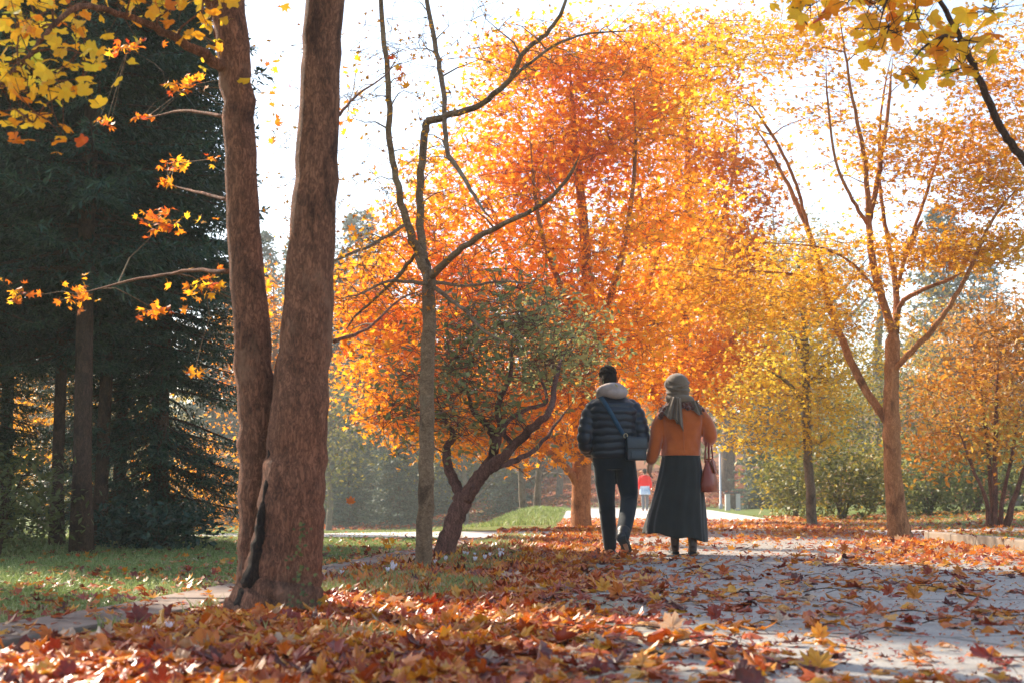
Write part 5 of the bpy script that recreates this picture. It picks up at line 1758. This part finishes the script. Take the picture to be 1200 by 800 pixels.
# ------------------------------------------------------------------ lamp post and bin far along the road
dl = 70.0
lp = gpt(843, dl)
lamp = empty('street_lamp', lp, 'slim pale lamp post with a small hooded head at the far end of the road', 'street lamp')
M['paint_grey'] = noise_mat('grey paint', [(.3, (.38, .40, .42)), (.7, (.5, .52, .54))], 4, .5)
M['glass'] = noise_mat('frosted glass', [(.3, (.6, .6, .58)), (.7, (.7, .7, .68))], 4, .3)
mb = MB().tube(np.array([(0, 0, -.1), (0, 0, .25), (0, 0, .26), (0, 0, 2.75)]), [.09, .09, .055, .045], 14)
mb.obj('post', M['paint_grey'], lamp)
mb = MB()
mb.add(*loft([(0, 0, 2.75, .05, .05), (0, 0, 2.80, .12, .12), (0, 0, 2.98, .15, .15)], 20, 2))
mb.obj('lantern', M['glass'], lamp)
mb = MB()
mb.add(*loft([(0, 0, 2.982, .20, .20), (0, 0, 3.02, .19, .19), (0, 0, 3.10, .05, .05), (0, 0, 3.14, .02, .02)], 20, 2))
mb.obj('lamp_hood', M['paint_grey'], lamp)
db = 62.0
bp = gpt(857, db)
bin_ = empty('litter_bin', bp, 'low pale twin-post litter bin under a dark lid at the far road edge', 'litter bin')
for sx in (-.22, .22):
    mb = MB()
    mb.box((sx, 0, .33), (.2, .3, .78))
    mb.obj('post', M['pave'], bin_, False, .02)
mb = MB()
mb.box((0, 0, .38), (.235, .24, .6))
mb.obj('bucket', M['bark_grey'], bin_, False, .015)
mb = MB()
mb.box((0, 0, .755), (.74, .38, .06))
mb.obj('lid', noise_mat('dark lid', [(.3, (.05, .05, .055)), (.7, (.09, .09, .10))], 5, .6), bin_, False, .012)
# ------------------------------------------------------------------ grass
def surf_z(x, y):
    """height of the top surface (ground, road, kerb strips)"""
    z = gz(x, y)
    rl, rr = road_l(y), road_r(y)
    onroad = (x > rl) & (x < rr)
    ex = edge_x(np.minimum(y, 18.4))
    one = (np.abs(x - ex) < .2) & (y < 18.4)
    onk = (np.abs(x - rr - .10) < .1) & (y < 17.4)
    z = np.where(onroad, z + .012, z)
    z = np.where(one, .028, z)
    return np.where(onk, .127, z)


def blades(name, x, y, h, w, tone, label, lean=.5):
    n = len(x)
    z = gz(x, y) - .004
    a = rng.uniform(0, 6.283, n)
    l = rng.normal(0, lean, (n, 2)) * h[:, None]
    b = np.stack([np.cos(a) * w, np.sin(a) * w, 0 * a], 1)
    p = np.stack([x, y, z], 1)
    mid = p + np.stack([l[:, 0] * .35, l[:, 1] * .35, h * .6], 1)
    tip = p + np.stack([l[:, 0], l[:, 1], h], 1)
    V = np.stack([p - b, p + b, mid + b * .7, mid - b * .7, tip], 1).reshape(-1, 3)
    i = np.arange(n) * 5
    F = np.concatenate([np.stack([i, i + 1, i + 2], 1), np.stack([i, i + 2, i + 3], 1), np.stack([i + 3, i + 2, i + 4], 1)])
    T = np.tile(tone, 3)
    return tag(mesh_np(name, V, F, M['grass'], None, T), label, 'grass', kind='stuff')


def lawn_pts(n, x0, x1, y0, y1, keep):
    x = rng.uniform(x0, x1, n)
    # more blades near the camera
    u = rng.uniform(0, 1, n)
    y = y0 * (y1 / y0) ** u
    k = keep(x, y)
    return x[k], y[k]


x, y = lawn_pts(170000, -9.5, 0, 4.5, 26, lambda x, y: (x < edge_x(np.minimum(y, 18)) - .2) & (x > -.40 * y - 1.2) & ((y < 18.7) | (y > 22.9)))
t = np.clip(.5 + (blotch(np.stack([x, y, 0 * x], 1), 1.3, 9) - .5) * .7 + rng.normal(0, .2, len(x)), 0, 1)
blades('lawn_grass', x, y, rng.uniform(.02, .055, len(x)) * (.7 + .5 * t), rng.uniform(.0022, .0045, len(x)), t, 'short grass of the left-hand lawn')
x, y = lawn_pts(60000, 4.8, 14, 8, 34, lambda x, y: (x > road_r(y) + .22) & (x < .40 * y + 1.5) & ((y < 17.9) | (y > 23.6)))
t = np.clip(.62 + rng.normal(0, .22, len(x)), 0, 1)
blades('lawn_grass', x, y, rng.uniform(.02, .06, len(x)), rng.uniform(.003, .006, len(x)), t, 'sparse grass of the right-hand lawn')
x, y = rng.uniform(-5.5, 3.2, 40000), rng.uniform(28, 48, 40000)
k = x < road_l(y) - .1
x, y = x[k], y[k]
blades('mound_grass', x, y, rng.uniform(.05, .13, len(x)), rng.uniform(.006, .012, len(x)), np.clip(.45 + rng.normal(0, .2, len(x)), 0, 1), 'grass of the low mound beside the road')
# tufts on the verge
xs, ys = [], []
for k in range(170):
    yy = 4.2 * (20 / 4.2) ** rng.uniform(0, 1)
    ex, rl = float(edge_x(min(yy, 18))), float(road_l(yy))
    xx = rng.uniform(ex + .25, max(ex + .4, rl - .12))
    if yy < 7.2 and rng.random() < .96:
        continue
    m = rng.integers(30, 120)
    xs.append(xx + rng.normal(0, .07, m))
    ys.append(yy + rng.normal(0, .09, m))
for (px, py, m, s) in [(430, 690, 260, .12), (470, 682, 240, .10), (510, 686, 300, .12), (395, 700, 240, .08), (250, 716, 120, .05), (540, 660, 220, .2), (590, 645, 220, .2), (620, 640, 200, .25)]:
    d = CAM_H * 1667 / (py - 583)
    xs.append((px - 600) / 1667 * d + rng.normal(0, s, m))
    ys.append(d + rng.normal(0, s * 1.4, m))
x, y = np.concatenate(xs), np.concatenate(ys)
k = (x < road_l(y)) & (x > edge_x(np.minimum(y, 18)) + .21)
x, y = x[k], y[k]
blades('verge_grass', x, y, rng.uniform(.03, .085, len(x)), rng.uniform(.0022, .0042, len(x)), np.clip(rng.normal(.62, .2, len(x)), 0, 1), 'tufts of grass among the leaves of the verge')
# leafy ground plants on the lawn (clover and the like)
x, y = lawn_pts(26000, -9, 0, 5, 22, lambda x, y: (x < edge_x(np.minimum(y, 18)) - .22) & (x > -.40 * y - 1))
p = np.stack([x, y, gz(x, y) + rng.uniform(.005, .04, len(x))], 1)
tag(scatter('clover', P_OVAL, p, rots(len(p), .5), rng.uniform(.008, .02, len(p)), np.clip(rng.normal(.6, .2, len(p)), 0, 1), M['grass']), 'low clover and weeds growing through the left-hand lawn', 'clover', kind='stuff')


# ------------------------------------------------------------------ fallen leaves
def litter(name, x, y, lift, size, tone, prs, label, tilt=.28, stand=.04):
    n = len(x)
    z = surf_z(x, y) + lift
    ti = np.where(rng.random(n) < stand, 1.25, tilt)
    Rm = rots(n, 1.0)
    a = rots(n, tilt)
    b = rots(n, .9)
    Rm = np.where((ti > 1)[:, None, None], b, a)
    hgt = size * np.where(ti > 1, .5, .16)
    pos = np.stack([x, y, z + hgt * .8], 1)
    return tag(scatter(name, prs, pos, Rm, size, np.clip(tone, 0, 1), M['leaf_litter']), label, 'fallen leaves', kind='stuff')


def tones(x, y, bias=0.0, s=.24):
    return .47 + bias + (blotch(np.stack([x, y, 0 * x], 1), 2.2, 12) - .5) * .35 + rng.normal(0, s, len(x))


# the thick drift on the verge, near the camera
n = 18000
y = 3.0 * (9.5 / 3.0) ** rng.uniform(0, 1, n)
ex, rl = edge_x(y), road_l(y)
u = rng.beta(1.5, 1.25, n)
x = ex + .30 + u * (rl + .42 - ex - .30)
x = x + (u > .72) * (.45 * np.sin(y * 2.3) + .3 * np.sin(y * 5.1 + 1) + rng.exponential(.3, n) - .25) * (u - .72) * 1.6
keep = rng.random(n) < np.clip(1.25 - .11 * (y - 3), .25, 1)
x, y = x[keep], y[keep]
dep = .032 * np.exp(-(((x - (edge_x(y) + road_l(y) - .1) / 2) / .5) ** 2)) * np.clip((10.5 - y) / 4, .15, 1)
# keep the foot of the trunk free
k = ((x - b1.x) ** 2 + (y - b1.y) ** 2) > .24 ** 2
x, y, dep = x[k], y[k], dep[k]
litter('leaf_litter', x, y, rng.uniform(0, 1, len(x)) * dep, rng.uniform(.032, .072, len(x)), tones(x, y, .0, .22), P_HI, 'thick drift of red and orange leaves on the near verge', .24, .035)
# verge farther on
n = 9000
y = 8.0 * (24 / 8.0) ** rng.uniform(0, 1, n)
ex, rl = edge_x(np.minimum(y, 18)), road_l(y)
x = ex + .2 + rng.uniform(0, 1, n) ** .9 * (rl + .3 + .5 * np.sin(y * 1.7) * rng.random(n) + rng.exponential(.3, n) - ex - .2)
k = rng.random(n) < np.clip(.35 + .75 * (blotch(np.stack([x, y, 0 * x], 1), 2.0, 31) - .25), .1, 1) * np.where((y > 19.0) & (y < 22.7), .12, 1)
x, y = x[k], y[k]
litter('leaf_litter', x, y, rng.uniform(0, .02, len(x)), rng.uniform(.04, .075, len(x)), tones(x, y, -.06), P_MID, 'red and brown leaves scattered along the verge under the slim tree', .35, .05)
# the road, near part
n = 4000
y = 3.3 * (12.0 / 3.3) ** rng.uniform(0, 1, n)
x = road_l(y) + .05 + rng.uniform(0, 1, n) * (np.minimum(road_r(y) - .02, .42 * y + 1.0) - road_l(y))
c = blotch(np.stack([x, y * .8, 0 * x], 1), 2.4, 40)
k = rng.random(n) < np.clip(.55 + 2.3 * (c - .52), .10, 1)
x, y = x[k], y[k]
litter('leaf_litter', x, y, rng.uniform(0, .012, len(x)), rng.uniform(.034, .080, len(x)) * rng.choice([.7, 1, 1.1], len(x)), tones(x, y, .02, .29), P_HI, 'leaves strewn over the near asphalt in front of the couple', .16, .045)
# leaf crumbs and broken pieces
n = 9000
y = 3.3 * (20.0 / 3.3) ** rng.uniform(0, 1, n)
x = road_l(y) + rng.uniform(0, 1, n) * (np.minimum(road_r(y) - .02, .42 * y + 1.0) - road_l(y))
litter('leaf_litter', x, y, rng.uniform(0, .004, n), rng.uniform(.010, .028, n), tones(x, y, -.1, .3), P_STAR, 'small torn scraps of leaf on the asphalt', .25, .03)
# broken twigs lying about
tw_, F_, nn = [], [], 0
for k in range(260):
    yy = 4.0 * (16 / 4.0) ** rng.uniform(0, 1)
    xx = rng.uniform(float(edge_x(yy)) + .3, min(4.8, .4 * yy + .6))
    a, L = rng.uniform(0, 6.28), rng.uniform(.06, .3)
    z = float(surf_z(np.array([xx]), np.array([yy]))[0]) + .008
    P = np.array([(xx + math.cos(a) * L * q, yy + math.sin(a) * L * q, z + .02 * math.sin(q * 3)) for q in np.linspace(0, 1, 5)]) + rng.normal(0, .006, (5, 3)) * np.array([1, 1, .2])
    V, F = tube_geo(P, np.linspace(.003, .0012, 5) * rng.uniform(.7, 1.5), 5, False)
    tw_.append(V)
    F_.append(np.array(F) + nn)
    nn += len(V)
tag(mesh_np('twig_litter', np.concatenate(tw_), np.concatenate(F_), M['bark_fir'], smooth=True), 'broken twigs lying among the leaves', 'twigs', kind='stuff')
# the road, middle and far part
n = 15000
y = 11.0 * (34.0 / 11.0) ** rng.uniform(0, 1, n)
x = road_l(y) + .02 + rng.uniform(0, 1, n) * (road_r(y) - road_l(y))
c = blotch(np.stack([x * .8, y * .5, 0 * x], 1), 1.6, 41)
edge = smoothstep(1.6, .1, road_r(y) - x) + smoothstep(1.0, .1, x - road_l(y))
k = rng.random(n) < np.clip(.22 + 1.4 * (c - .5) + .5 * edge + .65 * smoothstep(17, 26, y), .06, 1)
x, y = x[k], y[k]
litter('leaf_litter', x, y, rng.uniform(0, .02, len(x)), rng.uniform(.035, .068, len(x)), tones(x, y, .05 + .1 * smoothstep(18, 30, y)), P_MID, 'orange leaves covering the road around and beyond the couple', .35, .08)
# lawns
n = 2100
y = 5.0 * (22 / 5.0) ** rng.uniform(0, 1, n)
ex = edge_x(np.minimum(y, 18))
x = ex - .2 - rng.exponential(1.3, n)
k = (x > -.40 * y - 1) & ((y < 18.8) | (rng.random(n) < .1))
x, y = x[k], y[k]
litter('leaf_litter', x, y, rng.uniform(.005, .03, len(x)), rng.uniform(.025, .05, len(x)), tones(x, y, -.12, .28), P_MID, 'brown leaves strewn over the left-hand lawn', .4, .05)
n = 420
y = rng.uniform(3, 18, n)
x = edge_x(y) + rng.uniform(-.2, .2, n)
litter('leaf_litter', x, y, 0, rng.uniform(.025, .06, n), tones(x, y, -.05, .3), P_MID, 'a few leaves lying on the stone edging', .3, .04)
n = 9000
y = rng.uniform(9, 40, n)
x = road_r(y) + .22 + rng.exponential(3.0, n)
k = rng.random(n) < np.where((y > 18.2) & (y < 23.5), .35, .9)
x, y = x[k], y[k]
litter('leaf_litter', x, y, rng.uniform(.005, .03, len(x)), rng.uniform(.03, .07, len(x)), tones(x, y, .08), P_MID, 'yellow and brown leaves on the right-hand lawn', .4, .05)
n = 9000
y = rng.uniform(74, 100, n)
x = rng.uniform(-10, 30, n)
litter('leaf_litter', x, y, .02, rng.uniform(.12, .25, n), tones(x, y, -.2, .15), P_STAR, 'rust red leaves covering the far bank', .5, .05)

# ------------------------------------------------------------------ leaves one can pick out
LEAF_M = {}


def one_leaf(px, py, size, tone, label, tilt=.2, az=0.0, yaw=0.0, proto=0, lift=.0, cup=.2, fold=.1, d=None, name='fallen_leaf', cat='leaf'):
    if d is None:
        d = CAM_H * 1667 / (py - 583)
        x = (px - 600) / 1667 * d
        z = float(surf_z(np.array([x]), np.array([d]))[0]) + lift
    else:
        q = at(px, py, d)
        x, z = q.x, q.z
    V, F = with_stem(fan(MAPLE_HI, .62), .8, .03, .15)
    V = curl(V, cup, fold, .08, proto * 1.3, .12)
    Rm = np.array(Matrix.Rotation(az, 3, 'Z') @ Matrix.Rotation(tilt, 3, 'X') @ Matrix.Rotation(-az + yaw, 3, 'Z'))
    V[:, 2] += rng.normal(0, .05, len(V))
    V[1:, :2] *= rng.normal(1, .05, (len(V) - 1, 1))
    V = (V * size * .72) @ Rm.T
    if name == 'fallen_leaf':
        V[:, 2] -= V[:, 2].min() - .002
    o = mesh_np(name, V, F, M['leaf_litter'], None, np.full(len(F), tone), loc=(x, d, z))
    return tag(o, label, cat)


for a in [(706, 698, .085, .72, "bright amber leaf standing upright on the asphalt below the man's lifted boot", 1.15, .1, .3, 1, .0),
          (768, 704, .075, .76, 'yellow-amber leaf lying on bare asphalt right of the upright amber leaf', .4, .2, .8, 2),
          (874, 682, .10, .42, 'long rust and orange leaf on the asphalt below and right of the woman', .35, .1, 1.4, 3),
          (1065, 706, .10, .62, 'large curled orange leaf on bare grey asphalt under the forked maple', .8, .3, .5, 4),
          (1036, 700, .07, .28, 'small upright rust leaf touching the large curled orange leaf', 1.2, -.4, .2, 5),
          (1082, 676, .085, .25, 'upright dark red leaf on the road nearer than the kerb corner', 1.15, .3, 1.0, 6),
          (1120, 676, .11, .55, 'heaped orange leaf with a yellow patch left of the kerb', .7, .2, 2.0, 7),
          (953, 786, .11, .74, 'bright yellow leaf at the front edge of the road, centre right', .45, .3, .2, 9),
          (955, 757, .065, .68, 'upright orange leaf on a bare patch in front of the large curled orange leaf', 1.25, .0, .1, 10),
          (1150, 780, .13, .18, 'big curled brown-red leaf with a tan tip in the lower right corner', .5, .6, 2.6, 11),
          (703, 764, .075, .78, 'small yellow leaf among darker ones in the middle foreground', .3, .2, .4, 12),
          (835, 727, .075, .20, 'dark red leaf with raised points on the asphalt below the woman', .9, .2, .9, 13),
          (972, 722, .075, .72, 'yellow-orange leaf lying beside a dark folded one on the right half of the road', .3, .1, 2.2, 14),
          (372, 722, .12, .74, 'glowing amber leaf on top of the drift right at the twin trunk', .55, .1, .2, 16),
          (330, 727, .11, .68, 'bright orange leaf propped against the twin trunk', .6, -.2, .8, 17),
          (250, 754, .11, .70, 'orange leaf lying open on the drift left of the twin trunk', .4, .2, 1.4, 18),
          (170, 738, .10, .14, 'dark crimson leaf standing at the drift edge by the stone edging', 1.1, .0, .4, 19)]:
    one_leaf(*a[:5], *a[5:9])
one_leaf(411, 588, .055, .5, 'single orange leaf caught in mid-air right of the twin trunk', 1.2, .2, .3, 21, d=8.4, name='falling_leaf')

# seedling on the lawn
s0 = at(455, 652, CAM_H * 1667 / (652 - 583))
sd = empty('maple_seedling', (s0.x, s0.y, float(gz(s0.x, s0.y))), 'small orange maple seedling standing in the lawn left of the slim tree', 'seedling')
MB().tube(np.array(catmull([(0, 0, -.02), (.01, 0, .08), (.0, .01, .15)], 4)), .003, 6).obj('stem', M['bark_thin'], sd)
for k in range(7):
    V, F = with_stem(fan(MAPLE_MID), .6, .02, 0)
    V = curl(V, -.3, .1, .1, k) * rng.uniform(.035, .05)
    Rm = np.array(Matrix.Rotation(k * .9, 3, 'Z') @ Matrix.Rotation(-.9 + rng.normal(0, .3), 3, 'X'))
    c = np.array([.055 * math.sin(k * .9), -.055 * math.cos(k * .9), .10 + .07 * rng.random()])
    mesh_np('leaf', V @ Rm.T + c, F, M['leaf_gold'], sd, np.full(len(F), rng.uniform(.1, .6)))

# ------------------------------------------------------------------ autumn crocuses
M['crocus'] = leaf_mat('lilac petals', [(0, (.62, .54, .64)), (1, (.80, .76, .80))], trans=.4)
M['crocus_stem'] = noise_mat('pale stem', [(.3, (.45, .45, .32)), (.7, (.55, .5, .45))], 20, .6)


def crocus_mesh():
    Vs, Fs, n = [], [], 0
    for k in range(6):
        a = k * math.pi / 3
        P = []
        for i, (h, r_, w) in enumerate([(0, .003, .004), (.015, .010, .010), (.03, .017, .012), (.043, .022, .007), (.05, .025, .001)]):
            for sg in (-1, 1):
                P.append((r_ * math.cos(a) - sg * w * math.sin(a), r_ * math.sin(a) + sg * w * math.cos(a), h))
        Vs.append(np.array(P))
        Fs += [(n + 2 * i, n + 2 * i + 1, n + 2 * i + 3, n + 2 * i + 2) for i in range(4)]
        n += 10
    return np.concatenate(Vs), np.array(Fs)


cv, cf = crocus_mesh()
croc = None
G_CR = 'autumn crocuses along the stone edging'
spots = [(205, 752, 'larger open pale lilac crocus at the drift edge, right of a smaller one', .7), (178, 755, 'small lone pale crocus by the stone edging, leftmost of the two before the twin trunk', .55)]
for k in range(22):
    px = rng.choice([rng.uniform(455, 540), rng.uniform(400, 500), rng.uniform(540, 590)])
    spots.append((px, 676 - (px - 400) * .14 + rng.uniform(-6, 10), 'pale lilac crocus in the verge around the foot of the slim tree', rng.uniform(.5, .8)))
for px, py, lab, s in spots:
    d = CAM_H * 1667 / (py - 583)
    x = (px - 600) / 1667 * d
    x = max(x, float(edge_x(min(d, 18))) + .24)
    loc = (x, d, float(gz(x, d)) + .035)
    if croc is None:
        croc = empty('crocus', loc, lab, 'crocus', G_CR)
        mesh_np('bloom', cv, cf, M['crocus'], croc, np.full(len(cf), .7), True)
        MB().tube(np.array([(0, 0, -.07), (.001, 0, -.03), (0, 0, .002)]), [.002, .002, .003], 6).obj('stem', M['crocus_stem'], croc)
        croc.scale = (s, s, s)
    else:
        dup(croc, loc, rng.uniform(0, 6), s, lab)

# ------------------------------------------------------------------ the misty air
bm = bmesh.new()
bmesh.ops.create_cube(bm, size=1)
me = bpy.data.meshes.new('haze')
bm.to_mesh(me)
bm.free()
hz = link(bpy.data.objects.new('haze', me))
hz.scale = (640, 480, 48)
hz.location = (0, 200, 48 / 2 - 3.5)
hm, t, out = new_mat('misty air')
pv = N(t, 'ShaderNodeVolumePrincipled', ins={'Density': .0010, 'Anisotropy': .3})
pv.inputs['Color'].default_value = (.90, .94, .91, 1)
t.links.new(pv.outputs[0], out.inputs['Volume'])
me.materials.append(hm)
tag(hz, 'thin morning mist between the trees', 'haze', kind='stuff')
bpy.data.scenes.remove(tmp_scene)
